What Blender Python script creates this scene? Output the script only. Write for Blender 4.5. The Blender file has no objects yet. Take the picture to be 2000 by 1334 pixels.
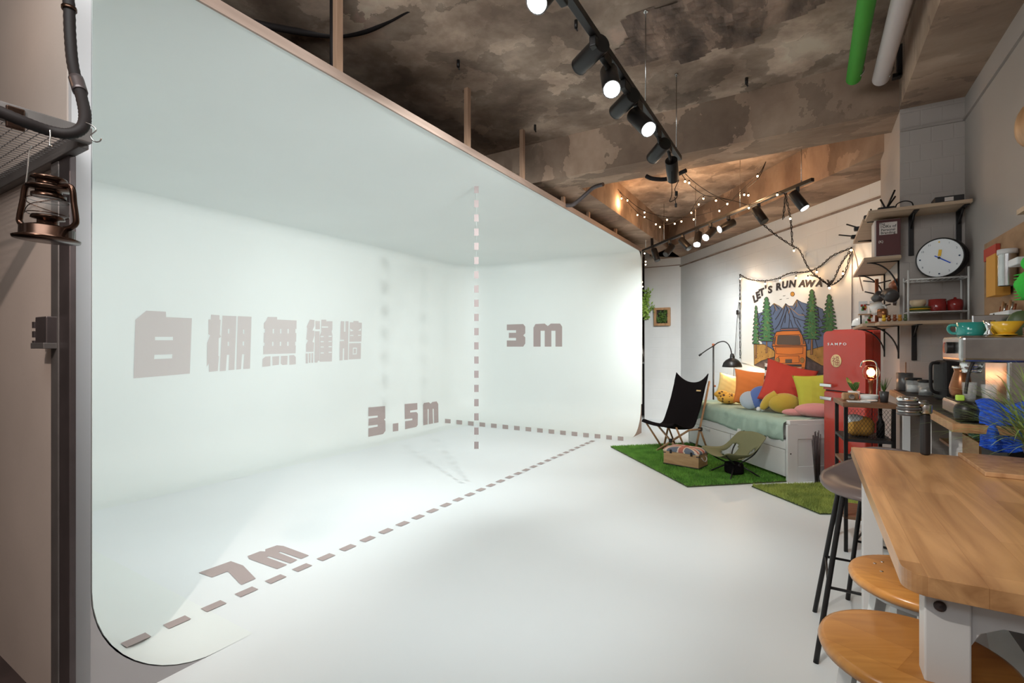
import bpy, bmesh, math, random
from mathutils import Vector, Matrix, noise as nz
from mathutils.geometry import tessellate_polygon
from mathutils.bvhtree import BVHTree
random.seed(7)
PI = math.pi
sc = bpy.context.scene
COL = sc.collection
# ------------------------------------------------------------------ camera, world, exposure
FPX, CX, HY, CAMZ, TH = 957.0, 1000.0, 677.0, 1.43, math.radians(31.2)
cs, sn = math.cos(TH), math.sin(TH)
cam = bpy.data.cameras.new('camera'); cam.sensor_width = 36; cam.lens = FPX/2000*36
cam.shift_y = (HY-667)/2000; cam.clip_start = .05
camo = bpy.data.objects.new('camera', cam); COL.objects.link(camo)
camo.location = (0, 0, CAMZ); camo.rotation_euler = (PI/2, 0, TH); sc.camera = camo
sc.view_settings.view_transform = 'Standard'; sc.view_settings.look = 'None'
sc.view_settings.gamma = 1; sc.view_settings.use_curve_mapping = False
sc.view_settings.exposure = 0.34
w = bpy.data.worlds.new('world'); sc.world = w; w.use_nodes = True
w.node_tree.nodes['Background'].inputs[0].default_value = (1.0, .80, .68, 1)
w.node_tree.nodes['Background'].inputs[1].default_value = .18
def lamp(name, kind, loc, aim, energy, color=(1, 1, 1), size=.1, angle=60, blend=.5, size_y=None, parent=None):
    l = bpy.data.lights.new(name, kind); l.energy = energy; l.color = color
    if kind == 'AREA':
        l.size = size
        if size_y: l.shape = 'RECTANGLE'; l.size_y = size_y
    else: l.shadow_soft_size = size
    if kind == 'SPOT': l.spot_size = math.radians(angle); l.spot_blend = blend
    o = bpy.data.objects.new(name, l); COL.objects.link(o); o.location = loc
    if aim is not None: o.rotation_euler = (Vector(aim)-Vector(loc)).to_track_quat('-Z', 'Y').to_euler()
    return o
# unseen soft area fills, added to brighten the cove and the room
lamp('cove_fill_light', 'AREA', (-1.3, .3, 3.3), (-4.2, 4.6, .8), 50, (.96, 1.0, .99), 1.6, size_y=1.2)
lamp('room_fill_light', 'AREA', (-.3, -1.2, 3.3), (-.6, 5.0, .6), 18, (.88, .94, 1.0), 1.2, size_y=1.2)

lamp('table_fill_spot', 'SPOT', (-.88, .1, 2.8), (.4, 2.0, 1), 150, (1.0, .93, .84), .02, angle=38, blend=.8)  # out-of-view spot added to brighten the bar table
lamp('side_wall_fill_spot', 'SPOT', (-.88, -.7, 2.8), (-3.0, .7, .7), 150, (1.0, .84, .74), .02, angle=62, blend=.9)  # unseen warm spot, added to lift the left wall
lamp('shelf_lamp', 'POINT', (-2.75, .25, 2.75), None, 1.2, (1, .55, .3), .04)

# ------------------------------------------------------------------ pixel to place
def W(X, Z, z=0.0): return Vector((X*cs-Z*sn, X*sn+Z*cs, z))              # camera right/forward metres to world
def C(px, py, Z): return W((px-CX)/FPX*Z, Z, CAMZ-(py-HY)*Z/FPX)          # point at a depth
def ray(px, py):
    d = C(px, py, 1.0)-Vector((0, 0, CAMZ)); return Vector((0, 0, CAMZ)), d
def onpl(px, py, p0, n):
    o, d = ray(px, py); n = Vector(n); t = (Vector(p0)-o).dot(n)/d.dot(n); return o+d*t
def H(px, py, z=0.0): return onpl(px, py, (0, 0, z), (0, 0, 1))
def U(px, py, u): return onpl(px, py, (0, u, 0), (0, 1, 0))
def R(px, py, r): return onpl(px, py, (r, 0, 0), (1, 0, 0))
DW = W(3.77, 5.16); DD = (W(-.128, .992)-W(0, 0)).normalized(); DN = Vector((-DD.y, DD.x, 0))   # diagonal wall
if DN.dot(Vector((-1, 0, 0))) < 0: DN = -DN
def D(px, py, off=.0): return onpl(px, py, DW+DN*off, DN)

def proj(p):
    x = p[0]*cs+p[1]*sn; z = p[1]*cs-p[0]*sn; return (CX+FPX*x/z, HY-FPX*(p[2]-CAMZ)/z)

# ------------------------------------------------------------------ materials
def mat(name, c, rough=.55, metal=0, noise=0, nscale=8, bump=0, bscale=40, emit=None, es=0, trans=0, ior=1.45, c2=None, spec=None, alpha=1, coat=0, sheen=0):
    m = bpy.data.materials.new(name); m.use_nodes = True; nt = m.node_tree; b = nt.nodes['Principled BSDF']
    b.inputs['Base Color'].default_value = (*c, 1); b.inputs['Roughness'].default_value = rough; b.inputs['Metallic'].default_value = metal
    b.inputs['IOR'].default_value = ior; b.inputs['Transmission Weight'].default_value = trans; b.inputs['Alpha'].default_value = alpha
    if coat: b.inputs['Coat Weight'].default_value = coat
    if sheen: b.inputs['Sheen Weight'].default_value = sheen
    if spec is not None: b.inputs['Specular IOR Level'].default_value = spec
    if emit: b.inputs['Emission Color'].default_value = (*emit, 1); b.inputs['Emission Strength'].default_value = es
    tc = nt.nodes.new('ShaderNodeTexCoord')
    if noise or c2:
        n = nt.nodes.new('ShaderNodeTexNoise'); n.inputs['Scale'].default_value = nscale; n.inputs['Detail'].default_value = 6
        nt.links.new(tc.outputs['Object'], n.inputs['Vector'])
        rp = nt.nodes.new('ShaderNodeValToRGB'); rp.color_ramp.elements[0].position = .35; rp.color_ramp.elements[1].position = .68
        k = c2 if c2 else tuple(max(0, x*(1-noise)) for x in c)
        rp.color_ramp.elements[0].color = (*k, 1); rp.color_ramp.elements[1].color = (*c, 1)
        nt.links.new(n.outputs['Fac'], rp.inputs[0]); nt.links.new(rp.outputs[0], b.inputs['Base Color'])
    if bump:
        n2 = nt.nodes.new('ShaderNodeTexNoise'); n2.inputs['Scale'].default_value = bscale; n2.inputs['Detail'].default_value = 5
        nt.links.new(tc.outputs['Object'], n2.inputs['Vector'])
        bp = nt.nodes.new('ShaderNodeBump'); bp.inputs['Strength'].default_value = bump; bp.inputs['Distance'].default_value = .01
        nt.links.new(n2.outputs['Fac'], bp.inputs['Height']); nt.links.new(bp.outputs[0], b.inputs['Normal'])
    return m
def wood(name, c1, c2, scale=(1, 14, 14), rough=.4, planks=None, seam=(.2, .1, .05)):
    m = bpy.data.materials.new(name); m.use_nodes = True; nt = m.node_tree; b = nt.nodes['Principled BSDF']; L = nt.links.new
    b.inputs['Roughness'].default_value = rough
    tc = nt.nodes.new('ShaderNodeTexCoord'); mp = nt.nodes.new('ShaderNodeMapping'); mp.inputs['Scale'].default_value = scale
    L(tc.outputs['Object'], mp.inputs[0]); n = nt.nodes.new('ShaderNodeTexNoise'); n.inputs['Scale'].default_value = 1.4
    n.inputs['Detail'].default_value = 7; n.inputs['Distortion'].default_value = 1.3; L(mp.outputs[0], n.inputs['Vector'])
    rp = nt.nodes.new('ShaderNodeValToRGB'); rp.color_ramp.elements[0].position = .3; rp.color_ramp.elements[1].position = .7
    rp.color_ramp.elements[0].color = (*c2, 1); rp.color_ramp.elements[1].color = (*c1, 1); L(n.outputs['Fac'], rp.inputs[0])
    out = rp.outputs[0]
    if planks:
        bw, rh, rot = planks
        m2 = nt.nodes.new('ShaderNodeMapping'); m2.inputs['Rotation'].default_value = (0, 0, rot); L(tc.outputs['Object'], m2.inputs[0])
        br = nt.nodes.new('ShaderNodeTexBrick'); br.inputs['Scale'].default_value = 1; br.inputs['Brick Width'].default_value = bw
        br.inputs['Row Height'].default_value = rh; br.inputs['Mortar Size'].default_value = .0006; br.offset = .37
        br.inputs['Color1'].default_value = (.62, .56, .5, 1); br.inputs['Color2'].default_value = (1, 1, 1, 1); br.inputs['Mortar'].default_value = (.6, .5, .42, 1)
        L(m2.outputs[0], br.inputs['Vector'])
        mx = nt.nodes.new('ShaderNodeMix'); mx.data_type = 'RGBA'; mx.blend_type = 'MULTIPLY'; mx.inputs[0].default_value = .75
        L(out, mx.inputs[6]); L(br.outputs['Color'], mx.inputs[7]); out = mx.outputs[2]
    L(out, b.inputs['Base Color']); return m
def tiled(name, c, zcut=None, bw=.3, rh=.2, rough=.45, c2=None):
    # painted block wall: faint joints; above zcut bare plaster
    m = mat(name, c, rough, noise=.0 if c2 else .08, nscale=1.7, c2=c2); nt = m.node_tree; b = nt.nodes['Principled BSDF']; L = nt.links.new
    tc = nt.nodes.new('ShaderNodeTexCoord'); sp = nt.nodes.new('ShaderNodeSeparateXYZ'); L(tc.outputs['Object'], sp.inputs[0])
    cb = nt.nodes.new('ShaderNodeCombineXYZ'); L(sp.outputs[0], cb.inputs[0]); L(sp.outputs[2], cb.inputs[1])
    br = nt.nodes.new('ShaderNodeTexBrick'); br.inputs['Scale'].default_value = 1; br.inputs['Brick Width'].default_value = bw
    br.inputs['Row Height'].default_value = rh; br.inputs['Mortar Size'].default_value = .006; br.inputs['Mortar Smooth'].default_value = .4
    L(cb.outputs[0], br.inputs['Vector'])
    bp = nt.nodes.new('ShaderNodeBump'); bp.inputs['Strength'].default_value = .35; bp.inputs['Distance'].default_value = .005; bp.invert = True
    L(br.outputs['Fac'], bp.inputs['Height']); L(bp.outputs[0], b.inputs['Normal']); return m

M = {}
M['cyc'] = mat('white_cove_paint', (.785, .822, .81), .5, noise=.03, nscale=.9)
M['floor'] = mat('white_floor_paint', (.78, .812, .828), .45, noise=.03, nscale=.9)
M['darkfloor'] = mat('dark_floor', (.045, .03, .028), .6, noise=.3)
M['marker'] = mat('marker_taupe', (.25, .20, .195), .8)
M['print'] = mat('taupe_paint', (.40, .33, .32), .8)
M['glyph'] = mat('pale_taupe_paint', (.60, .55, .54), .8)
def concrete(name, a, b_, c, sx=1.0):
    m = bpy.data.materials.new(name); m.use_nodes = True; nt = m.node_tree; b = nt.nodes['Principled BSDF']; L = nt.links.new
    b.inputs['Roughness'].default_value = .85
    tc = nt.nodes.new('ShaderNodeTexCoord'); mp = nt.nodes.new('ShaderNodeMapping'); mp.inputs['Scale'].default_value = (sx, 1, .5); L(tc.outputs['Object'], mp.inputs[0])
    n = nt.nodes.new('ShaderNodeTexNoise'); n.inputs['Scale'].default_value = 1.6; n.inputs['Detail'].default_value = 9; n.inputs['Roughness'].default_value = .62; n.inputs['Distortion'].default_value = .15
    L(mp.outputs[0], n.inputs['Vector'])
    rp = nt.nodes.new('ShaderNodeValToRGB'); e = rp.color_ramp.elements; e[0].position = .36; e[0].color = (*a, 1); e[1].position = .66; e[1].color = (*c, 1)
    k = rp.color_ramp.elements.new(.5); k.color = (*b_, 1); L(n.outputs['Fac'], rp.inputs[0])
    v = nt.nodes.new('ShaderNodeTexVoronoi'); v.inputs['Scale'].default_value = 3.6; v.feature = 'F1'
    ds = nt.nodes.new('ShaderNodeVectorMath'); ds.operation = 'ADD'; L(mp.outputs[0], ds.inputs[0]); L(n.outputs['Color'], ds.inputs[1]); L(ds.outputs[0], v.inputs['Vector'])
    mx = nt.nodes.new('ShaderNodeMix'); mx.data_type = 'RGBA'; mx.blend_type = 'OVERLAY'; mx.inputs[0].default_value = .4
    L(rp.outputs[0], mx.inputs[6]); bw_ = nt.nodes.new('ShaderNodeRGBToBW'); L(v.outputs['Color'], bw_.inputs[0]); L(bw_.outputs[0], mx.inputs[7])
    hs = nt.nodes.new('ShaderNodeHueSaturation'); hs.inputs['Saturation'].default_value = 1.0; L(mx.outputs[2], hs.inputs['Color']); L(hs.outputs[0], b.inputs['Base Color'])
    bp = nt.nodes.new('ShaderNodeBump'); bp.inputs['Strength'].default_value = .4; bp.inputs['Distance'].default_value = .02; L(n.outputs['Fac'], bp.inputs['Height']); L(bp.outputs[0], b.inputs['Normal'])
    return m
M['ceil'] = concrete('bare_concrete', (.19, .13, .095), (.34, .25, .19), (.60, .47, .37))
M['beam'] = concrete('beam_concrete', (.19, .12, .085), (.28, .19, .135), (.40, .29, .215), .6)
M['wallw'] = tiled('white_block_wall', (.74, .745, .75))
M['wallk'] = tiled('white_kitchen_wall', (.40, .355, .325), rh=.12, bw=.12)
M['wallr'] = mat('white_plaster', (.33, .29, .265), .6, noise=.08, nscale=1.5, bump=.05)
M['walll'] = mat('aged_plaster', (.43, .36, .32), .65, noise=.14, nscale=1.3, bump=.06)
M['dark'] = mat('dark_void_paint', (.05, .04, .035), .8, noise=.3, nscale=2)
M['timber'] = wood('timber_stud', (.42, .27, .19), (.27, .16, .10), (14, 14, 1))
M['trim'] = wood('cove_edge_board', (.36, .26, .215), (.26, .185, .15), (14, 1, 14), .6)
M['black'] = mat('black_metal', (.016, .014, .014), .38, metal=.3)
M['matte'] = mat('matte_black', (.02, .017, .017), .6)
M['cable'] = mat('black_cable', (.014, .011, .011), .6, spec=.2)
M['fascia'] = mat('grey_white_board', (.40, .39, .40), .6)
M['steel'] = mat('brushed_steel', (.55, .54, .53), .25, metal=1, noise=.15, nscale=20)
M['chrome'] = mat('chrome', (.8, .8, .8), .08, metal=1)
M['dsteel'] = mat('dark_rack_steel', (.10, .08, .08), .4, metal=.6, noise=.3, nscale=5)
M['gsteel'] = mat('grey_rack_steel', (.15, .135, .13), .42, metal=.5, noise=.25, nscale=6)
M['bronze'] = mat('copper_bronze', (.075, .042, .03), .24, metal=.95, noise=.35, nscale=14)
M['glass'] = mat('clear_glass', (.85, .88, .88), .05, alpha=.2)
M['globe'] = mat('lantern_globe', (.8, .82, .82), .04, alpha=.09)
M['bulb'] = mat('glowing_bulb', (1, .8, .55), .3, emit=(1, .60, .28), es=26)
M['lens'] = mat('lit_lens', (1, 1, 1), .3, emit=(.93, 1, 1), es=40)
M['lensdim'] = mat('lens_rim_glow', (1, 1, 1), .3, emit=(.9, .95, 1), es=1.6)
M['lensoff'] = mat('dark_lens', (.05, .05, .05), .2)
M['red'] = mat('glossy_red_enamel', (.46, .038, .022), .2, coat=.5)
M['gold'] = mat('gold_plate', (.72, .52, .26), .4, metal=.3)
M['bedw'] = mat('white_laminate', (.72, .72, .70), .4)
M['mint'] = mat('mint_sheet', (.40, .53, .44), .85, noise=.12, nscale=5, bump=.9, bscale=11)
M['orange'] = mat('orange_cotton', (.66, .185, .04), .9, bump=.25, bscale=14)
M['redc'] = mat('red_cotton', (.55, .06, .04), .9, bump=.25, bscale=14)
M['yellow'] = mat('pale_yellow_cotton', (.62, .43, .16), .9, bump=.25, bscale=14)
M['lime'] = mat('lime_yellow_cotton', (.52, .50, .06), .9, bump=.2, bscale=14)
M['must'] = mat('mustard_plush', (.56, .38, .05), .95, bump=.4, bscale=60, sheen=.4)
M['pink'] = mat('pink_plush', (.66, .27, .26), .95, bump=.3, bscale=60, sheen=.4)
M['blue'] = mat('blue_plush', (.10, .17, .45), .95, bump=.3, bscale=60, sheen=.4)
M['pblue'] = mat('pale_blue_plush', (.45, .52, .60), .95, bump=.3, bscale=60, sheen=.4)
M['greenc'] = mat('green_cotton', (.16, .34, .12), .9)
M['whitec'] = mat('white_cotton', (.78, .75, .71), .9, bump=.2, bscale=5)
M['dgreen'] = mat('dark_green_cotton', (.015, .035, .03), .9)
M['blackc'] = mat('black_canvas', (.009, .007, .008), .95, spec=.1, bump=.15, bscale=90)
M['olive'] = mat('olive_nylon', (.17, .17, .085), .7, bump=.1, bscale=70)
M['oak'] = wood('warm_wood', (.52, .30, .15), (.34, .17, .075), (12, 12, 2), .45)
M['pine'] = wood('pine_box', (.55, .34, .17), (.40, .22, .10), (3, 3, 14), .55)
M['tabletop'] = wood('rubberwood_top', (.66, .37, .165), (.33, .155, .06), (11, 1.0, 11), .3, planks=(.62, .085, PI/2))
M['seatw'] = wood('stool_seat_wood', (.62, .29, .075), (.42, .165, .035), (2.2, 14, 6), .28, planks=(.6, .1, 0.9))
M['shelfw'] = wood('shelf_wood', (.52, .38, .26), (.36, .25, .165), (1.5, 12, 12), .5)
M['dwood'] = wood('walnut_edge', (.26, .135, .07), (.15, .07, .04), (2, 12, 12), .4)
M['whitem'] = mat('white_painted_metal', (.62, .61, .60), .4)
M['brownseat'] = mat('taupe_plastic', (.16, .125, .12), .28)
M['grass1'] = mat('green_turf', (.19, .42, .06), .8, c2=(.09, .25, .03), nscale=5)
M['grass2'] = mat('olive_turf', (.50, .56, .13), .8, c2=(.28, .35, .08), nscale=6)
M['backing'] = mat('turf_backing', (.06, .075, .03), .9)
M['leaf'] = mat('leaf_green', (.13, .22, .05), .6, c2=(.06, .12, .025), nscale=5)
M['grassleaf'] = mat('long_grass_leaf', (.30, .40, .13), .5, c2=(.12, .20, .05), nscale=9)
M['fern'] = mat('bright_fern', (.42, .62, .12), .6, c2=(.2, .35, .05), nscale=12)
M['teal'] = mat('teal_glaze', (.03, .30, .26), .15, coat=.6)
M['ycup'] = mat('yellow_glaze', (.78, .46, .03), .25, coat=.3)
M['dred'] = mat('dark_red_glaze', (.27, .02, .018), .2, coat=.5)
M['cream'] = mat('cream_ceramic', (.68, .52, .34), .4)
M['wceram'] = mat('white_ceramic', (.75, .74, .72), .2)
M['gceram'] = mat('dark_grey_ceramic', (.07, .065, .065), .3)
M['towel'] = mat('blue_towel', (.025, .13, .78), .95, c2=(.01, .05, .42), nscale=60, bump=.6, bscale=110)
M['maroon'] = mat('maroon_cover', (.085, .02, .02), .5)
M['paper'] = mat('pale_paper', (.62, .56, .52), .8)
M['white'] = mat('plain_white', (.75, .76, .78), .6)
M['ink'] = mat('black_ink', (.035, .028, .03), .8)
M['amber'] = mat('brown_copper', (.26, .10, .04), .25, metal=.6)
M['peg'] = wood('pegboard', (.36, .21, .11), (.24, .13, .06), (3, 3, 8), .7)
M['ochre'] = mat('ochre_card', (.60, .29, .05), .8)
M['redcard'] = mat('red_card', (.42, .05, .03), .8)
M['gplush'] = mat('bright_green_plush', (.06, .62, .07), .95, bump=.5, bscale=70)
M['dkgreen'] = mat('dull_green_glaze', (.10, .14, .06), .4)
M['limecup'] = mat('lime_plastic', (.45, .70, .08), .4)
M['greentube'] = mat('chroma_green_paper', (.05, .34, .03), .7)
M['whitetube'] = mat('white_paper_roll', (.62, .55, .54), .7)
M['warmglass'] = mat('amber_glass', (1, .85, .7), .02, trans=1, ior=1.2)
M['fil'] = mat('warm_filament', (1, .5, .2), .5, emit=(1, .42, .12), es=9)
M['copperjug'] = mat('red_bronze', (.30, .10, .05), .3, metal=.5)

# ------------------------------------------------------------------ mesh builder
class MB:
    def __init__(s): s.v = []; s.f = []; s.m = []; s.sm = []
    def add(s, vs, fs, mi=0, sm=False):
        k = len(s.v); s.v += [Vector(v) for v in vs]; s.f += [tuple(i+k for i in f) for f in fs]; s.m += [mi]*len(fs); s.sm += [sm]*len(fs); return s
    def box(s, c, d, rz=0, mi=0, rot=None):
        c = Vector(c); r = rot if rot is not None else Matrix.Rotation(rz, 3, 'Z')
        vs = [c+r@Vector((x*d[0]/2, y*d[1]/2, z*d[2]/2)) for x in (-1, 1) for y in (-1, 1) for z in (-1, 1)]
        return s.add(vs, [(0, 1, 3, 2), (4, 6, 7, 5), (0, 4, 5, 1), (2, 3, 7, 6), (0, 2, 6, 4), (1, 5, 7, 3)], mi)
    def bx(s, a, b, mi=0): a = Vector(a); b = Vector(b); return s.box((a+b)/2, [abs(x) for x in (b-a)], 0, mi)
    def rbox(s, c, d, r=.01, rz=0, mi=0, seg=3, rot=None, sm=False):
        bm = bmesh.new(); bmesh.ops.create_cube(bm, size=1)
        for v in bm.verts: v.co = Vector((v.co.x*d[0], v.co.y*d[1], v.co.z*d[2]))
        bmesh.ops.bevel(bm, geom=bm.edges[:], offset=min(r, min(d)*.49), segments=seg, affect='EDGES', profile=.5)
        R_ = rot if rot is not None else Matrix.Rotation(rz, 3, 'Z'); c = Vector(c)
        bm.verts.ensure_lookup_table(); s.add([c+R_@v.co for v in bm.verts], [[v.index for v in f.verts] for f in bm.faces], mi, sm); bm.free(); return s
    def cyl(s, a, b, r, seg=12, r2=None, mi=0, caps=True, sm=True):
        a = Vector(a); b = Vector(b); r2 = r if r2 is None else r2; d = (b-a).normalized()
        x = d.orthogonal().normalized(); y = d.cross(x)
        vs = [a+(x*math.cos(2*PI*i/seg)+y*math.sin(2*PI*i/seg))*r for i in range(seg)]+[b+(x*math.cos(2*PI*i/seg)+y*math.sin(2*PI*i/seg))*r2 for i in range(seg)]
        s.add(vs, [(i, (i+1) % seg, seg+(i+1) % seg, seg+i) for i in range(seg)], mi, sm)
        if caps: s.add(vs[:seg], [tuple(range(seg))[::-1]], mi); s.add(vs[seg:], [tuple(range(seg))], mi)
        return s
    def tube(s, pts, r, seg=8, mi=0, cyc=False, flat=1.0):
        pts = [Vector(p) for p in pts]; n = len(pts); vs = []; x = None
        for i, p in enumerate(pts):
            if cyc: d = (pts[(i+1) % n]-pts[i-1])
            else: d = pts[min(i+1, n-1)]-pts[max(i-1, 0)]
            d = d.normalized() if d.length > 1e-9 else Vector((0, 0, 1))
            x = d.orthogonal().normalized() if x is None else (x-d*x.dot(d)).normalized()
            y = d.cross(x); rr = r[i] if isinstance(r, (list, tuple)) else r
            vs += [p+(x*math.cos(2*PI*k/seg)+y*math.sin(2*PI*k/seg)*flat)*rr for k in range(seg)]
        fs = [(i*seg+k, i*seg+(k+1) % seg, ((i+1) % n)*seg+(k+1) % seg, ((i+1) % n)*seg+k) for i in range(n if cyc else n-1) for k in range(seg)]
        s.add(vs, fs, mi, True)
        if not cyc: s.add(vs[:seg], [tuple(range(seg))[::-1]], mi); s.add(vs[-seg:], [tuple(range(seg))], mi)
        return s
    def lathe(s, prof, c=(0, 0, 0), seg=24, mi=0, rot=None, sm=True):
        c = Vector(c); vs = []
        for r, z in prof:
            for k in range(seg):
                v = Vector((r*math.cos(2*PI*k/seg), r*math.sin(2*PI*k/seg), z)); vs.append(c+(rot@v if rot is not None else v))
        n = len(prof)
        return s.add(vs, [(i*seg+k, i*seg+(k+1) % seg, (i+1)*seg+(k+1) % seg, (i+1)*seg+k) for i in range(n-1) for k in range(seg)], mi, sm)
    def ball(s, c, r, seg=14, mi=0, sc_=(1, 1, 1), rot=None):
        n = max(6, seg//2); return s.lathe_s([(math.sin(PI*i/n)*r, -math.cos(PI*i/n)*r) for i in range(n+1)], c, seg, mi, sc_, rot)
    def lathe_s(s, prof, c, seg, mi, k, rot):
        m = Matrix.Diagonal(Vector(k)); m = rot@m if rot is not None else m
        return s.lathe([(max(a, 1e-5), b) for a, b in prof], c, seg, mi, m)
    def prism(s, poly, fn, h0, h1, mi=0, sm=False):
        # poly: 2D loop, fn(a,b,h) -> point
        n = len(poly); vs = [fn(a, b, h0) for a, b in poly]+[fn(a, b, h1) for a, b in poly]
        s.add(vs, [(i, (i+1) % n, n+(i+1) % n, n+i) for i in range(n)], mi, sm)
        t = tessellate_polygon([[Vector((a, b, 0)) for a, b in poly]])
        s.add(vs[:n], [tuple(x) for x in t], mi); s.add(vs[n:], [tuple(x) for x in t], mi); return s
    def quad(s, a, b, c, d, mi=0): return s.add([a, b, c, d], [(0, 1, 2, 3)], mi)
    def xf(s, m): s.v = [m@v for v in s.v]; return s
    def build(s, name, mats, parent=None, bevel=0, world=False, solid=0, subsurf=0, auto=False):
        me = bpy.data.meshes.new(name)
        vs = s.v
        if parent is not None and world: inv = parent_matrix(parent).inverted(); vs = [inv@v for v in vs]
        off = Vector((0, 0, 0))
        me.from_pydata([tuple(v) for v in vs], [], s.f); me.validate(clean_customdata=False)
        if not isinstance(mats, (list, tuple)): mats = [mats]
        for k in mats: me.materials.append(M[k] if isinstance(k, str) else k)
        if len(me.polygons) == len(s.m):
            me.polygons.foreach_set('material_index', s.m); me.polygons.foreach_set('use_smooth', s.sm)
        bm = bmesh.new(); bm.from_mesh(me); bmesh.ops.remove_doubles(bm, verts=bm.verts[:], dist=1e-5)
        bmesh.ops.recalc_face_normals(bm, faces=bm.faces[:]); bm.to_mesh(me); bm.free()
        o = bpy.data.objects.new(name, me); COL.objects.link(o)
        if parent is not None: o.parent = parent
        if bevel:
            b = o.modifiers.new('bevel', 'BEVEL'); b.width = bevel; b.segments = 2; b.limit_method = 'ANGLE'; b.angle_limit = .9
        if solid:
            b = o.modifiers.new('solid', 'SOLIDIFY'); b.thickness = solid; b.offset = 0
        if subsurf:
            b = o.modifiers.new('sub', 'SUBSURF'); b.levels = subsurf; b.render_levels = subsurf
        return o
    def own(s, name, mats, **k):
        # a top-level mesh thing: origin moved to the base of its own geometry
        lo = [min(v[i] for v in s.v) for i in range(3)]; hi = [max(v[i] for v in s.v) for i in range(3)]
        base = Vector(((lo[0]+hi[0])/2, (lo[1]+hi[1])/2, lo[2])); s.v = [v-base for v in s.v]
        o = s.build(name, mats, **k); o.location = base; return o
def parent_matrix(o):
    m = Matrix.Translation(o.location)@o.rotation_euler.to_matrix().to_4x4()
    return parent_matrix(o.parent)@m if o.parent else m
def tag(o, label, cat, group=None, kind=None):
    if label: o['label'] = label
    if cat: o['category'] = cat
    if group: o['group'] = group
    if kind: o['kind'] = kind
    return o
def thing(name, label, cat, loc=(0, 0, 0), rz=0, group=None):
    o = bpy.data.objects.new(name, None); COL.objects.link(o); o.empty_display_size = .05
    o.location = loc; o.rotation_euler = (0, 0, rz); return tag(o, label, cat, group)
def struct(o): o['kind'] = 'structure'; return o
def kids(o): return [c for c in bpy.data.objects if c.parent == o]
def dup(o, loc=None, rz=None, label=None, parent=None):
    c = o.copy(); COL.objects.link(c)
    if parent: c.parent = parent
    if loc is not None: c.location = loc
    if rz is not None: c.rotation_euler = (0, 0, rz)
    if label: c['label'] = label
    for k in kids(o): dup(k, parent=c)
    return c
def RX(a): return Matrix.Rotation(a, 3, 'X')
def RY(a): return Matrix.Rotation(a, 3, 'Y')
def RZ(a): return Matrix.Rotation(a, 3, 'Z')
def smooth_path(pts, n=8):
    pts = [Vector(p) for p in pts]; out = []
    for i in range(len(pts)-1):
        p0 = pts[max(i-1, 0)]; p1 = pts[i]; p2 = pts[i+1]; p3 = pts[min(i+2, len(pts)-1)]
        for k in range(n):
            t = k/n; out.append(.5*((2*p1)+(p2-p0)*t+(2*p0-5*p1+4*p2-p3)*t*t+(3*p1-p0-3*p2+p3)*t**3))
    return out+[pts[-1]]
def text_mesh(txt, size, bold=0.0, shear=0.0, space=1.0, align='CENTER'):
    cu = bpy.data.curves.new('t', 'FONT'); cu.body = txt; cu.size = size; cu.offset = bold; cu.shear = shear; cu.space_character = space
    cu.align_x = align; cu.align_y = 'CENTER'; cu.resolution_u = 3
    o = bpy.data.objects.new('t', cu); COL.objects.link(o)
    dg = bpy.context.evaluated_depsgraph_get(); me = bpy.data.meshes.new_from_object(o.evaluated_get(dg))
    vs = [v.co.copy() for v in me.vertices]; fs = [tuple(p.vertices) for p in me.polygons]
    bpy.data.objects.remove(o); bpy.data.curves.remove(cu); bpy.data.meshes.remove(me); return vs, fs
def put_text(mb, txt, size, o, ex, ey, mi=0, **k):
    vs, fs = text_mesh(txt, size, **k); o = Vector(o); ex = Vector(ex); ey = Vector(ey)
    return mb.add([o+ex*v.x+ey*v.y for v in vs], fs, mi)
# ================================================================== THE SETTING
CR, CB, CN, CF, CT = -2.37, -5.95, .78, 8.03, 3.0     # cove: front plane, back wall, near wall, end wall, ceiling
CEIL = 3.55
mb = MB(); mb.bx((-6.4, .74, -.1), (2.0, 13, 0)); mb.bx((-2.37, -3, -.1), (2.0, .74, 0))
struct(mb.build('floor', 'floor'))
mb = MB(); mb.bx((-6.4, -3, -.1), (-2.37, .74, 0)); struct(mb.build('floor', 'darkfloor'))
mb = MB(); mb.bx((-6.4, -3, CEIL), (2.0, 13, CEIL+.1)); struct(mb.build('ceiling', 'ceil'))
mb = MB(); mb.bx((-6.5, -3, 0), (-6.3, 13, CEIL)); struct(mb.build('wall_far_left', 'dark'))
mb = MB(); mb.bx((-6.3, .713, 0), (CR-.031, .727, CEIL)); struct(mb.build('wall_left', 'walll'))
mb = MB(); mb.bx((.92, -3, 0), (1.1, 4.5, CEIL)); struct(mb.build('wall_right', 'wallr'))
# kitchen end: thick white pier, soffit above the kitchen
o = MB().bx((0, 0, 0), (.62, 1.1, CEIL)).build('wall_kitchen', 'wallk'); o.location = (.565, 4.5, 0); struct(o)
mb = MB(); mb.bx((.56, -3, 3.15), (.92, 4.5, CEIL)); struct(mb.build('trim_soffit', 'beam'))
mb = MB(); mb.bx((.566, 4.488, 2.985), (.92, 4.5, 3.0)); mb.bx((.905, -3, 2.985), (.92, 4.488, 3.0)); struct(mb.build('trim_joint', 'wallr'))
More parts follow.
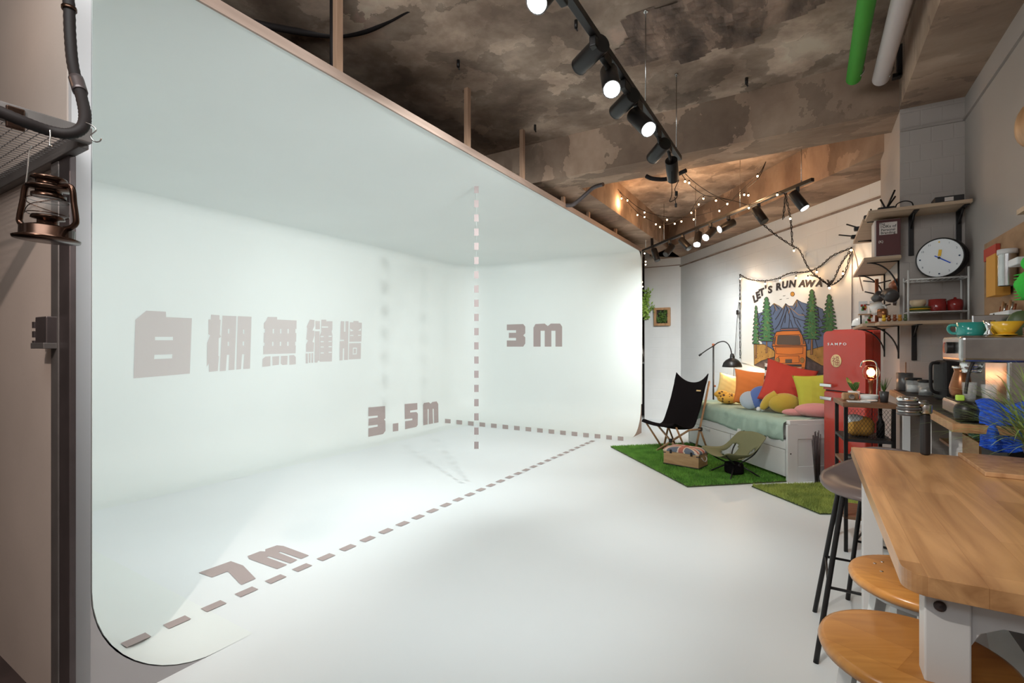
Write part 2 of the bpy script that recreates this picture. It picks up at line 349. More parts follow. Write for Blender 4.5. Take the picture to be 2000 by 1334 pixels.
# diagonal wall with the tapestry, local x along the wall
ang = math.atan2(DD.y, DD.x)
p_end = W(3.23, 9.37)
ln = (p_end-DW).dot(DD)
o = MB().bx((-1.2, -.12, 0), (ln, 0, CEIL)).build('wall_back', 'wallw'); o.location = DW; o.rotation_euler = (0, 0, ang)
struct(o)
if (RZ(ang)@Vector((0, -1, 0))).dot(DN) > 0:      # thickness must go behind the wall
    o.data.transform(Matrix.Scale(-1, 4, (0, 1, 0))); o.data.flip_normals()
E1 = DW+DD*ln
o = MB().bx((0, 0, 0), (abs(E1.x+2.79), .12, CEIL)).build('wall_end', 'wallw'); o.location = (-2.79, E1.y, 0); struct(o)
mb = MB(); mb.bx((-6.3, 12.4, 0), (-2.0, 12.5, CEIL)); struct(mb.build('wall_passage', 'dark'))
# joint line and projecting ledge along the top of the diagonal wall
mb = MB()
a = DW-DD*.9+DN*.012; b = E1+DN*.012
for (z0, z1, t) in ((2.955, 2.975, .012),):
    d = DN*t; mb.add([a-DN*.01+Vector((0, 0, z0)), b-DN*.01+Vector((0, 0, z0)), b+d+Vector((0, 0, z0)), a+d+Vector((0, 0, z0)), a-DN*.01+Vector((0, 0, z1)), b-DN*.01+Vector((0, 0, z1)), b+d+Vector((0, 0, z1)), a+d+Vector((0, 0, z1))],
        [(0, 1, 2, 3), (4, 5, 6, 7), (0, 1, 5, 4), (3, 2, 6, 7), (1, 2, 6, 5), (0, 3, 7, 4)])
struct(mb.build('trim_wall_joint', mat('joint_brown', (.33, .25, .21), .8, noise=.4, nscale=9)))
mb = MB(); mb.bx((-2.79, E1.y-.012, 2.985), (E1.x, E1.y, 3.0)); struct(mb.build('trim_end_joint', bpy.data.materials['joint_brown']))
# concrete beams
struct(MB().bx((-6.3, 4.5, 3.14), (.565, 4.92, CEIL)).build('trim_beam_across', 'beam'))
struct(MB().bx((-2.52, 4.92, 3.14), (-2.1, E1.y, CEIL)).build('trim_beam_lengthwise', 'beam'))
mb = MB(); a0 = DW-DD*1.6; o_ = DN*.62
pl = [(a0.x, a0.y), (E1.x, E1.y), ((E1+o_).x, (E1+o_).y), ((a0+o_).x, (a0+o_).y)]
mb.prism(pl, lambda a, b, h: Vector((a, b, h)), 3.14, CEIL); struct(mb.build('trim_beam_diagonal', 'beam'))

# ------------------------------------------------------------------ the white cove (seamless studio cyclorama)
RC, RF, RT = .66, .48, .16
def plan(i):
    pts = []; rc = RC-i
    for k in range(7): pts.append((CR+(CB+RC-CR)*k/6, CN+i))
    for k in range(1, 13): a = PI/2*k/12; pts.append((CB+RC-rc*math.sin(a), CN+RC-rc*math.cos(a)))
    for k in range(1, 13): pts.append((CB+i, CN+RC+(CF-RC-CN-RC)*k/12))
    for k in range(1, 13): a = PI/2*k/12; pts.append((CB+RC-rc*math.cos(a), CF-RC+rc*math.sin(a)))
    for k in range(1, 7): pts.append((CB+RC+(CR-CB-RC)*k/6, CF-i))
    return pts
lv = []
for k in range(13): a = PI/2*k/12; lv.append((RF-RF*math.sin(a), RF-RF*math.cos(a)))
for z in (.7, 1.0, 1.4, 1.8, 2.2, 2.6): lv.append((0, z))
for k in range(6): a = PI/2*k/5; lv.append((RT-RT*math.cos(a), CT-RT+RT*math.sin(a)))
lv[0] = (RF, .002); lv.insert(0, (RF+.05, .0015)); lv.insert(0, (RF+.16, .001))
rings = [[(x, y, z) for x, y in plan(i)] for i, z in lv]; n = len(rings[0])
mb = MB(); mb.add([p for r_ in rings for p in r_], [(j*n+k, j*n+k+1, (j+1)*n+k+1, (j+1)*n+k) for j in range(len(rings)-1) for k in range(n-1)], 0, True)
top = rings[-1]; cv = [Vector(p) for p in top]
for k in range(n-1):
    # ceiling: strips to the front edge line
    pass
t = tessellate_polygon([cv]); mb.add(cv, [tuple(x) for x in t], 0, False)
cyc_root = thing('cyclorama', 'white seamless studio cove of curved walls, floor and ceiling filling the left', 'studio backdrop', (-4.1, 4.4, 0))
cyc_o = mb.build('cove_shell', 'cyc', cyc_root, world=True)
bvh_me = mb
cyc_bvh = BVHTree.FromPolygons([tuple(v) for v in mb.v]+[(-6.4, .7, 0), (2, .7, 0), (2, 9, 0), (-6.4, 9, 0)], list(mb.f)+[(len(mb.v), len(mb.v)+1, len(mb.v)+2, len(mb.v)+3)])
# outer skin so that the cove has real thickness
mb = MB(); mb.bx((CB-.05, CN-.04, CT+.004), (CR, CF+.05, CT+.03)); mb.bx((CB-.05, CN-.04, 0), (CB-.01, CF+.05, CT)); mb.bx((CB-.05, CF+.004, RF), (CR, CF+.03, CT))
mb.build('outer_skin', 'dark', cyc_root, world=True)
mb = MB(); mb.bx((CR, CN-.06, CT-.005), (CR+.014, CF+.035, CT+.052)); mb.build('edge_board', 'trim', cyc_root, world=True)
mb = MB(); mb.bx((CR, CF-.001, RF), (CR+.01, CF+.035, CT)); mb.build('edge_board', 'bedw', cyc_root, world=True)
arc = [(CN+RF-RF*math.cos(PI/2*k/16), RF-RF*math.sin(PI/2*k/16)) for k in range(17)]
poly = [(.718, 0), (.718, 3.0), (CN-.002, 3.0)]+[(a-.004, max(b-.004, 0)) for a, b in arc][:-1]+[(CN+RF-.03, 0)]
mb = MB(); mb.prism(poly, lambda a, b, h: Vector((h, a, b)), CR-.03, CR-.002); f_ = mb.build('front_fascia', 'fascia', cyc_root, world=True)
arc = [(CF-RF+RF*math.sin(PI/2*k/16), RF-RF*math.cos(PI/2*k/16)) for k in range(17)]
poly = [(a+.004, max(b-.004, 0)) for a, b in arc]+[(CF+.03, RF), (CF+.03, 0)]
mb = MB(); mb.prism(poly, lambda a, b, h: Vector((h, a, b)), CR-.03, CR-.002); mb.build('curved_rib', 'trim', cyc_root, world=True)
# timber studs holding the cove ceiling
for i, px in enumerate((660, 913, 1020, 1100, 1149, 1202)):
    q = R(px, 500, CR-.03)
    top_z = CEIL if q.y < 4.4 or q.y > 4.95 else 3.14
    if q.x > -2.53 and q.y > 4.9: top_z = 3.14
    nm = ['with the black pipe tied to it', 'second from the near end', 'just before the cross beam', 'just behind the cross beam', 'midway along the lengthwise beam', 'farthest, near the end wall'][i]
    tag(MB().box((CR-.03, q.y, (CT+.03+top_z)/2), (.035, .045, top_z-CT-.03)).own('timber_stud', 'timber'), 'upright timber stud above the white cove, '+nm, 'timber stud', 'timber studs between cove and ceiling')

# ------------------------------------------------------------------ writing painted on the cove
def cast(px, py, lift=.003):
    o, d = ray(px, py); hit, nr, i, t = cyc_bvh.ray_cast(o, d.normalized(), 60)
    if hit is None: return H(px, py, .003)
    if nr.dot(d) > 0: nr = -nr
    return hit+nr*lift
def decal(mb, loops, tf, step=14):
    ls = [[Vector((*tf(*p), 0)) for p in l] for l in loops]
    tri = tessellate_polygon(ls); vs = [v for l in ls for v in l]
    bm = bmesh.new(); bv = [bm.verts.new(v) for v in vs]
    for t_ in tri:
        try: bm.faces.new([bv[i] for i in t_])
        except ValueError: pass
    for _ in range(3):
        e = [e for e in bm.edges if e.calc_length() > step]
        if not e: break
        bmesh.ops.subdivide_edges(bm, edges=e, cuts=1); bmesh.ops.triangulate(bm, faces=bm.faces[:])
    bm.verts.ensure_lookup_table(); bm.verts.index_update()
    mb.add([cast(v.co.x, v.co.y) for v in bm.verts], [[v.index for v in f.verts] for f in bm.faces], 0, False); bm.free(); return mb
def rc(x0, y0, x1, y1): return [(x0, y0), (x1, y0), (x1, y1), (x0, y1)]
def writing(label, glyphs, tf, m_, loc):
    r_ = thing('painted_writing', label, 'painted writing', loc)
    for g in glyphs:
        mb = MB()
        for loops in g: decal(mb, loops, tf)
        mb.build('character', m_, r_, world=True)
    return r_
g1 = [[[(97, 178), (182, 107), (335, 115), (337, 158), (538, 166), (522, 598), (82, 636)], rc(250, 311, 390, 338), [(245, 452), (386, 447), (384, 480), (243, 486)]]]
g2 = [[[(688, 138), (754, 143), (754, 176), (763, 180), (756, 292), (766, 312), (748, 322), (745, 460), (750, 465), (740, 578), (672, 585), (670, 520), (655, 545), (658, 360), (680, 300), (667, 290), (667, 176), (686, 176)]],
      [[(777, 146), (886, 150), (870, 568), (824, 572), (830, 452), (812, 452), (803, 576), (756, 580)], rc(819, 250, 831, 286), rc(817, 350, 829, 382)],
      [[(897, 150), (1004, 155), (992, 560), (940, 563), (948, 446), (930, 446), (922, 564), (886, 567)], rc(937, 254, 949, 288), rc(934, 347, 946, 380)]]
g3 = [[[(1130, 156), (1204, 157), (1204, 177), (1356, 184), (1355, 250), (1347, 250), (1347, 282), (1354, 282), (1352, 350), (1345, 350), (1345, 378), (1350, 380), (1348, 440), (1096, 447), (1096, 384), (1106, 380), (1106, 358), (1098, 356), (1100, 280), (1109, 278), (1109, 250), (1100, 248), (1100, 205), (1118, 185)]]
       +[rc(x-5, 250, x+5, 285) for x in (1174, 1232, 1290)]+[rc(x-5, 350, x+5, 382) for x in (1170, 1230, 1288)],
      [[(1090, 485), (1112, 466), (1152, 463), (1151, 540), (1088, 546)]], [[(1166, 466), (1220, 462), (1218, 530), (1168, 535)]],
      [[(1234, 462), (1286, 459), (1283, 528), (1245, 532), (1232, 520)]], [[(1298, 457), (1335, 454), (1350, 470), (1350, 525), (1300, 530)]]]
g4 = [[[(1460, 177), (1496, 180), (1496, 225), (1480, 262), (1496, 264), (1496, 300), (1480, 352), (1494, 357), (1488, 428), (1430, 428), (1430, 370), (1445, 340), (1432, 330), (1440, 250), (1436, 230)]],
      [rc(1427, 442, 1444, 519)], [rc(1452, 440, 1465, 514)], [rc(1473, 438, 1486, 514)], [rc(1504, 188, 1538, 252)],
      [[(1500, 268), (1536, 268), (1534, 500), (1524, 496), (1518, 512), (1496, 512)]],
      [[(1550, 178), (1588, 178), (1588, 190), (1636, 190), (1636, 250), (1630, 270), (1636, 300), (1632, 503), (1536, 506), (1538, 300), (1550, 270), (1548, 240)], rc(1552, 230, 1602, 240)]
       +[rc(1544, y, 1568, y+9) for y in (305, 345, 386, 433)]+[rc(1606, y-2, 1630, y+7) for y in (305, 345, 386, 430)]]
g5 = [[[(1702, 190), (1728, 190), (1726, 272), (1738, 272), (1738, 190), (1762, 190), (1757, 492), (1726, 492), (1728, 402), (1718, 402), (1716, 494), (1692, 496), (1694, 346), (1726, 344), (1726, 334), (1697, 334)]],
      [[(1772, 198), (1800, 198), (1800, 188), (1840, 188), (1840, 200), (1866, 202), (1862, 348), (1768, 350)], [(1774, 246), (1802, 264), (1776, 270)], rc(1774, 298, 1800, 305), [(1836, 262), (1860, 246), (1858, 264)], rc(1836, 296, 1858, 303)],
      [[(1766, 362), (1860, 360), (1857, 484), (1764, 488)], [(1796, 396), (1828, 396), (1826, 448), (1795, 450)]], [[(1802, 404), (1821, 404), (1820, 440), (1801, 442)]]]
writing('row of five large taupe characters 白棚無縫牆 painted on the long white wall', [g1 and [g1[0]], g2, g3, g4, g5] if False else [[g1[0]], g2, g3, g4, g5],
        lambda a, b: (240+a/4, 580+b/4), 'glyph', cast(480, 740))
k_ = 3.5714
n3 = [[(69, 128), (185, 118), (187, 205), (177, 212), (187, 222), (189, 290), (172, 314), (69, 334), (69, 274), (134, 262), (134, 248), (69, 256), (70, 206), (134, 198), (134, 184), (69, 190)]]
n5 = [[(322, 104), (410, 97), (411, 143), (360, 150), (360, 164), (404, 160), (414, 172), (413, 250), (404, 264), (325, 281), (325, 225), (376, 217), (376, 205), (323, 210)]]
nm = [[(450, 110), (456, 97), (490, 92), (504, 102), (514, 90), (545, 86), (556, 104), (558, 233), (527, 238), (525, 138), (517, 138), (520, 240), (490, 245), (490, 140), (482, 140), (483, 247), (452, 253)]]
writing('large taupe 3.5m painted low on the long white wall', [[n3], [[[(240, 242), (278, 237), (278, 292), (240, 297)]]], [n5], [nm]], lambda a, b: (700+a/k_, 760+b/k_), 'print', cast(790, 840))
k7 = 7.692
s7 = [[(60, 610), (545, 437), (730, 502), (920, 700), (705, 792), (670, 765), (510, 598), (480, 596), (262, 680)]]
sm7 = [[(795, 360), (985, 288), (1062, 290), (1062, 258), (1238, 198), (1335, 208), (1720, 350), (1600, 402), (1288, 292), (1262, 308), (1545, 418), (1440, 470), (1118, 362), (1084, 378), (1392, 490), (1240, 554), (818, 402)]]
writing('large taupe 7m painted flat on the near white floor', [[s7], [sm7]], lambda a, b: (380+a/k7, 1040+b/k7), 'print', cast(500, 1120))
k3 = 1.0
t3 = [[(990, 634), (1022, 633), (1026, 638), (1026, 651), (1022, 655), (1026, 659), (1026, 671), (1022, 677), (990, 677), (990, 665), (1008, 665), (1008, 660), (994, 660), (994, 650), (1008, 650), (1008, 645), (990, 645)]]
tm = [[(1042, 640), (1046, 633), (1064, 632), (1070, 637), (1076, 632), (1094, 632), (1098, 638), (1098, 677), (1085, 677), (1085, 646), (1077, 646), (1077, 677), (1064, 677), (1064, 646), (1056, 646), (1056, 677), (1042, 677)]]
writing('taupe 3M painted on the white end wall', [[t3], [tm]], lambda a, b: (a, b), 'print', cast(1044, 677))
# dashed lines: the one along the floor runs at a fixed distance from the cove's mouth
def _unused(label, quads, loc):
    mb = MB()
    for q in quads: decal(mb, [q], lambda a, b: (a, b))
    o = mb.own('dashed_line', 'print'); return tag(o, label, 'painted line')

q = []
for k in range(33):
    u = 1.09+.1832*k; q.append([(-2.80+a*.032, u+b*.052) for a, b in ((-1, -1), (-1, 1), (1, 1), (1, -1))])
def dashed(label, cat, pieces, m_='print'):
    allp = sum(pieces, []); base = sum(allp, Vector())/len(allp); t = thing('dashed_line', label, cat, base)
    for p in pieces:
        k = len(p); MB().add(p, [tuple(range(k))] if k == 4 else PF).build('dash', m_, t, world=True)
    return t
pieces = []
for c_ in q:
    pts = [cast(*proj((x, y, 0)), .004) for x, y in c_]
    pieces.append(pts)
dashed('long dashed line painted on the floor along the mouth of the cove', 'painted line', pieces)
pieces = []
for k in range(16):
    x = 874.5+22.5*k; y = 822.8+2.28*k; pieces.append([cast(*p_) for p_ in ((x-5.5, y-4.6), (x+5.5, y-3.6), (x+5.5, y+4.4), (x-5.5, y+3.4))])
dashed('dashed line painted along the foot of the white end wall', 'painted line', pieces)
Zd = 4.80; top_ = C(930.5, 300, Zd); bot_ = C(930.5, 870, Zd)
t = thing('dashed_line', 'upright dashed line hanging from the cove ceiling in front of the end wall', 'hanging marker', bot_)
for k in range(19): MB().box(C(930.5, 370.2+27.75*k, Zd), (.043, .002, 14.0*Zd/FPX), TH).build('dash', 'marker', t, world=True)
MB().cyl((top_.x, top_.y+.002, bot_.z), (top_.x, top_.y+.002, CT-.001), .0004, 5).build('thread', 'white', t, world=True)
# ================================================================== LEFT: rack post, shelf, lantern
q0 = U(98, 600, .714); q1 = U(138, 600, .714)
def LZ(px, py, u=.66): return U(px, py, u)
x0, x1 = U(99, 600, .69).x, U(134, 600, .69).x
t = thing('rack_upright', 'tall dark slotted steel upright standing at the left edge of the white cove', 'rack upright', ((x0+x1)/2, .70, 0))
wd = x1-x0
mb = MB(); mb.bx((x0, .69, 0), (x0+wd*.42, .712, 2.13)); mb.build('light_flange', 'gsteel', t, world=True, bevel=.003)
mb = MB(); mb.bx((x0+wd*.45, .692, 0), (x1, .712, 2.13)); mb.build('dark_flange', 'dsteel', t, world=True, bevel=.003)
# lock fitting on the upright
a = U(72, 620, .67); b = U(97, 681, .67)
t = thing('latch_box', 'small brown metal latch box with slots fixed beside the dark upright', 'latch', ((a.x+b.x)/2, .63, b.z))
mb = MB(); mb.bx((a.x+.02, .66, b.z+.02), (b.x, .712, a.z)); mb.build('case', 'dsteel', t, world=True, bevel=.003)
mb = MB()
for k in range(3): zz = a.z-.03-.036*k; mb.bx((a.x, .656, zz-.012), (a.x+.02, .712, zz+.012))
mb.build('slot', 'dsteel', t, world=True)
mb = MB(); mb.bx((a.x-.002, .652, b.z), (b.x, .712, b.z+.022)); mb.build('sill', 'gsteel', t, world=True, bevel=.002)
# wire mesh shelf
zs = 2.20
xo = -2.16
t = thing('wire_shelf', 'grey steel shelf with wire mesh bottom at the top left', 'shelf', (-2.9, .2, zs))
mb = MB(); mb.bx((xo-.03, -.9, zs-.055), (xo, .712, zs)); mb.build('front_rail', 'gsteel', t, world=True, bevel=.004)
mb = MB(); mb.bx((-3.5, .68, zs-.07), (xo-.031, .712, zs-.005)); mb.build('end_rail', 'gsteel', t, world=True, bevel=.003)
mb = MB()
for k in range(36): x = xo-.05-.03*k; mb.cyl((x, -.9, zs-.03), (x, .68, zs-.03), .0016, 5, caps=False)
for k in range(48): y = .67-.031*k; mb.cyl((-3.5, y, zs-.026), (xo-.03, y, zs-.026), .0016, 5, caps=False)
for y in (.30, -.05, -.4): mb.cyl((-3.5, y, zs-.036), (xo-.03, y, zs-.036), .005, 6)
mb.build('wire_mesh', 'gsteel', t, world=True)
mb = MB(); p = R(30, 232, xo+.004); mb.rbox((xo+.004, p.y, zs-.045), (.012, .045, .07), .004); mb.build('clip', 'bronze', t, world=True)
# black corrugated hose down the corner
Zh = 1.72
pts = smooth_path([C(124, -60, 1.75), C(134, 0, 1.75), C(137, 70, 1.75), C(143, 130, 1.73), C(158, 185, 1.69), C(166, 225, 1.64), C(160, 250, 1.60), C(135, 261, 1.57), C(95, 255, 1.54), C(40, 235, 1.48), C(-30, 205, 1.42)], 10)
t = thing('flexible_hose', 'thick black flexible hose hanging down the wall and under the mesh shelf', 'hose', (pts[30].x, pts[30].y, pts[60].z))
mb = MB(); mb.tube(pts, [.0165+.0012*(i % 2) for i in range(len(pts))], 12); mb.build('tube', 'cable', t, world=True)
mb = MB(); mb.tube(pts[34:40], .0215, 12); mb.build('tape_band', 'dsteel', t, world=True)
mb = MB(); mb.tube(pts[12:14], .022, 12); mb.build('band', 'bronze', t, world=True)
# S hooks and lantern
def hook(pix, Z, label, r_=.0022):
    mb = MB(); mb.tube(smooth_path([C(a, b, Z) for a, b in pix], 6), r_, 7); return tag(mb.own('wire_hook', 'steel'), label, 'hook', 'hooks on the mesh shelf')
hook([(168, 240), (176, 243), (186, 250), (187, 256), (178, 264), (179, 271), (187, 277), (195, 276), (198, 270)], 1.60, 'curved hook sticking out beside the hose at the cove edge')
hook([(98, 254), (98, 268), (97, 283), (101, 285)], 1.52, 'small straight hook under the corner of the mesh shelf')
ZL = 1.36
lc = C(92, 470, ZL); k = ZL/FPX
lt = thing('oil_lantern', 'copper coloured oil lantern with glass globe hanging below the mesh shelf', 'lantern', lc)
lt.rotation_euler = (0, math.radians(2), TH)
z_ = lambda y: (470-y)*k
x_ = lambda x: (x-92)*k
mb = MB(); mb.lathe([(.001, z_(470)), (x_(142), z_(470)), (x_(143), z_(466)), (x_(133), z_(462)), (x_(133), z_(446)), (x_(120), z_(441)), (x_(104), z_(437)), (.001, z_(437))], seg=28); mb.build('fuel_tank', 'bronze', lt)
mb = MB(); mb.lathe([(x_(108), z_(438)), (x_(108), z_(430)), (x_(118), z_(428)), (x_(116), z_(422)), (.001, z_(422))], seg=20); mb.build('burner', 'bronze', lt)
mb = MB(); mb.lathe([(x_(108), z_(428)), (x_(120), z_(420)), (x_(124), z_(405)), (x_(122), z_(394)), (x_(112), z_(384))], seg=24); mb.build('globe', 'globe', lt)
mb = MB(); mb.lathe([(x_(118), z_(386)), (x_(118), z_(380)), (x_(112), z_(379)), (x_(112), z_(372)), (x_(126), z_(370)), (x_(126), z_(367)), (x_(112), z_(364)), (x_(112), z_(354)), (x_(120), z_(352)), (x_(118), z_(347)), (x_(104), z_(344)), (.001, z_(344))], seg=26); mb.build('chimney', 'bronze', lt)
for sgn in (-1, 1):
    mb = MB(); mb.tube(smooth_path([(sgn*x_(112), 0, z_(363)), (sgn*x_(130), 0, z_(362)), (sgn*x_(138), 0, z_(368)), (sgn*x_(142), 0, z_(395)), (sgn*x_(147), 0, z_(425)), (sgn*x_(146), 0, z_(436)), (sgn*x_(136), 0, z_(444)), (sgn*x_(124), 0, z_(446))], 6), .0075, 10)
    mb.build('side_tube', 'bronze', lt)
mb = MB()
for s1, s2 in ((1, -1), (-1, 1)): mb.tube(smooth_path([(s1*.046, -.02, z_(420)), (0, -.05, z_(408)), (s2*.046, -.02, z_(392))], 6), .0012, 5)
for zz in (z_(392), z_(420)): mb.tube([(.044*math.cos(a), .044*math.sin(a), zz) for a in [2*PI*i/20 for i in range(20)]], .0013, 5, cyc=True)
mb.build('wire_guard', 'bronze', lt)
mb = MB(); mb.tube(smooth_path([(-x_(138), 0, z_(364)), (-x_(135), 0, z_(330)), (-x_(133), .0, z_(295)), (-x_(129), 0, z_(287))], 6), .0016, 6); mb.build('bail_wire', 'steel', lt)

# ================================================================== CEILING: pipes, tracks and spotlights
pp = smooth_path([C(430, 28, 3.0), C(520, 50, 3.15), C(600, 64, 3.3), C(660, 68, 3.35), C(712, 60, 3.3), C(760, 38, 3.2), C(800, 16, 3.1), C(860, -12, 3.0)], 8)
tag(MB().tube(pp, .022, 10).own('ceiling_conduit', 'cable'), 'longer black conduit sagging below the ceiling above the cove', 'conduit')
pp = smooth_path([C(665, 5, 3.35), C(690, 28, 3.38), C(725, 40, 3.38), C(755, 34, 3.32), C(790, 14, 3.2), C(850, -18, 3.1)], 8)
tag(MB().tube(pp, .015, 10).own('ceiling_conduit', 'cable'), 'shorter thin black conduit looping beside the near timber stud', 'conduit')
q = R(652, 100, CR-.085)
tag(MB().cyl((q.x, q.y, CT+.03), (q.x, q.y, CEIL), .024, 12).own('vertical_pipe', 'cable'), 'black upright pipe tied behind the nearest timber stud', 'pipe')
pp = smooth_path([C(1107, 401, 5.2), C(1118, 400, 5.15), C(1132, 390, 5.1), C(1148, 376, 5.05), C(1160, 366, 5.0), C(1178, 360, 4.9)], 8)
tag(MB().tube(pp, .02, 10).own('ceiling_conduit', 'dsteel'), 'grey conduit curving down from the cross beam to the cove top', 'conduit')
pp = smooth_path([C(1262, 344, 4.75), C(1275, 349, 4.72), C(1300, 350, 4.7), C(1320, 342, 4.68), C(1340, 333, 4.6)], 8)
tag(MB().tube(pp, .02, 10).own('ceiling_conduit', 'cable'), 'short black conduit bent under the cross beam behind the last track spotlight', 'conduit')
pp = smooth_path([C(1222, 470, 8.2), C(1240, 461, 8.0), C(1258, 452, 7.9), C(1270, 452, 7.8), C(1273, 462, 7.75), C(1274, 484, 7.7)], 8)
tag(MB().tube(pp, .022, 10).own('ceiling_conduit', 'cable'), 'black cable arching to the far end of the rear track', 'conduit')
pp = [C(1232, 478, 8.6), C(1250, 490, 8.9), C(1200, 455, 7.8)]
TR = -.88; TZ = 2.93
t = thing('lighting_track', 'long black lighting track hung on thin rods over the middle of the studio', 'lighting track', (TR, 2, TZ))
mb = MB(); mb.bx((TR-.018, -1.0, TZ-.018), (TR+.018, 4.03, TZ+.018)); mb.build('rail', 'black', t, world=True, bevel=.003)
for u in (.6, 3.08, 3.92):
    mb = MB(); mb.cyl((TR, u, TZ+.018), (TR, u, CEIL), .004, 6); mb.cyl((TR, u, CEIL-.012), (TR, u, CEIL), .014, 10); mb.build('hanging_rod', 'steel', t, world=True)
def far_pt(px, py, a, L, sgn):
    # point on the pixel ray whose distance to a is L
    o, d = ray(px, py); oc = o-a; A = d.dot(d); B = 2*d.dot(oc); Cc = oc.dot(oc)-L*L; disc = B*B-4*A*Cc
    tt = -B/(2*A) if disc < 0 else (-B+sgn*math.sqrt(disc))/(2*A)
    return o+d*tt
def spot(backpx, lenspx, Z, sgn, track_z, lit, label, group, trackpt, L=.2, r=.046, energy=0, angle=60, aim=None):
    a = C(*backpx, Z); b = far_pt(*lenspx, a, L, sgn); d = (b-a).normalized(); b = a+d*L
    t = thing('track_spotlight', label, 'spotlight', (a+b)/2, 0, group)
    mb = MB(); mb.cyl(a, b-d*.004, r, 20); mb.cyl(b-d*.012, b, r*1.0, 20, caps=False); mb.build('lamp_body', 'black', t, world=True, bevel=.003)
    mb = MB(); mb.cyl(b-d*.003, b+d*.002, r*.86, 20); mb.build('lens', {2: 'lens', 1: 'lensdim', 0: 'lensoff'}[lit], t, world=True)
    m_ = a+d*L*.32; tp = Vector(trackpt)
    mb = MB(); mb.rbox(tp+Vector((0, 0, -.045)), (.034, .11, .05), .006); mb.build('track_adapter', 'black', t, world=True)
    mb = MB(); mb.cyl(tp+Vector((0, 0, -.06)), m_, .011, 8); mb.build('stem', 'black', t, world=True)
    if energy:
        lo = b+d*.012; lamp('spot_light', 'SPOT', lo, aim if aim else lo+d, energy*1.15, (.925, .992, .985), .042, angle, .75)
def trk(px):
    v = (px-CX)/FPX; z = TR/(v*cs-sn); x = v*z; return Vector((TR, x*sn+z*cs, TZ))
G1 = 'spotlights on the long middle track'
for i, (bp, lp, Z, sg, lit, tpx, lab, en, aim) in enumerate([
    ((1085, -40), (1048, 5), 2.02, -1, 2, 1092, 'lit black track spotlight cut by the top edge of the picture', 160, (-4.6, 2.0, 1.0)),
    ((1176, 84), (1131, 130), 2.36, 1, 1, 1165, 'large black track spotlight pointing down left, nearest below the top edge', 230, (-5.2, 3.6, .7)),
    ((1189, 140), (1195, 175), 2.58, -1, 2, 1182, 'brightly lit black track spotlight facing straight out', 105, (-1.9, 3.2, 0)),
    ((1237, 185), (1203, 219), 2.78, 1, 0, 1222, 'dark black track spotlight right behind the brightest one', 225, (-4.6, 5.6, .5)),
    ((1238, 224), (1267, 253), 2.95, -1, 2, 1246, 'lit black track spotlight pointing down right, fifth along the track', 90, (-1.0, 5.5, 0)),
    ((1299, 280), (1274, 309), 3.4, 1, 0, 1284, 'dark black track spotlight second from the far end of the middle track', 210, (-4.2, 7.6, .7)),
    ((1311, 313), (1315, 350), 3.72, 1, 0, 1305, 'dark upright track spotlight at the far end of the middle track', 0, None)]):
    spot(bp, lp, Z, sg, TZ, lit, lab, G1, trk(tpx), energy=en, aim=aim, angle=66 if i == 5 else 88)
# loose cable ends hanging below the last one
pp = smooth_path([C(1312, 335, 3.74), C(1312, 352, 3.75), C(1312, 380, 3.75), C(1308, 394, 3.75), C(1320, 388, 3.76), C(1323, 378, 3.76), C(1318, 370, 3.77), C(1326, 352, 3.77)], 6)
t = thing('hanging_cable', 'thin loose black cable ends dangling below the last spotlight of the middle track', 'cable', pp[10])
MB().tube(pp, .003, 6).build('cord', 'cable', t, world=True); mb = MB(); mb.rbox(C(1321, 378, 3.75), (.02, .02, .035), .004); mb.rbox(C(1320, 401, 3.75), (.016, .016, .03), .004); mb.build('plug', 'cable', t, world=True)
mb = MB().tube([C(1318, 385, 3.75), C(1320, 398, 3.75)], .003, 6); mb.build('cord', 'cable', t, world=True)
# rear track
TA, TB = W(2.80, 4.56), W(2.12, 7.95); zt = 2.985
dv = (TB-TA).normalized(); rza = math.atan2(dv.y, dv.x)
t = thing('lighting_track', 'shorter black lighting track under the concrete beam by the tapestry wall', 'lighting track', (TA+TB)/2+Vector((0, 0, zt)))
MB().box((TA+TB)/2+Vector((0, 0, zt)), ((TB-TA).length, .034, .034), rza).build('rail', 'black', t, world=True, bevel=.003)
for f in (.04, .30, .56, .8, .97):
    p = TA.lerp(TB, f); zc = CEIL if abs((p-DW).dot(DN)) > .64 else 3.14
    mb = MB(); mb.cyl(p+Vector((0, 0, zt)), p+Vector((0, 0, zc)), .004, 6); mb.build('hanging_rod', 'steel', t, world=True)
def trk2(px):
    o, d = ray(px, 400); n_ = Vector((-dv.y, dv.x, 0)); s = (TA-o).dot(n_)/d.dot(n_); p = o+d*s; return Vector((p.x, p.y, zt))
G2 = 'spotlights on the rear track'
names = ['leftmost dark spotlight of the rear track, hanging almost straight down', 'dark spotlight second from the left on the rear track, tilted down left', 'dark spotlight third from the left on the rear track, tilted down right',
         'lit spotlight fourth from the left on the rear track, pointing down', 'lit spotlight fifth from the left on the rear track, pointing down left', 'nearly level black spotlight in the middle of the rear track',
         'black spotlight second from the right on the rear track', 'rightmost black spotlight of the rear track']
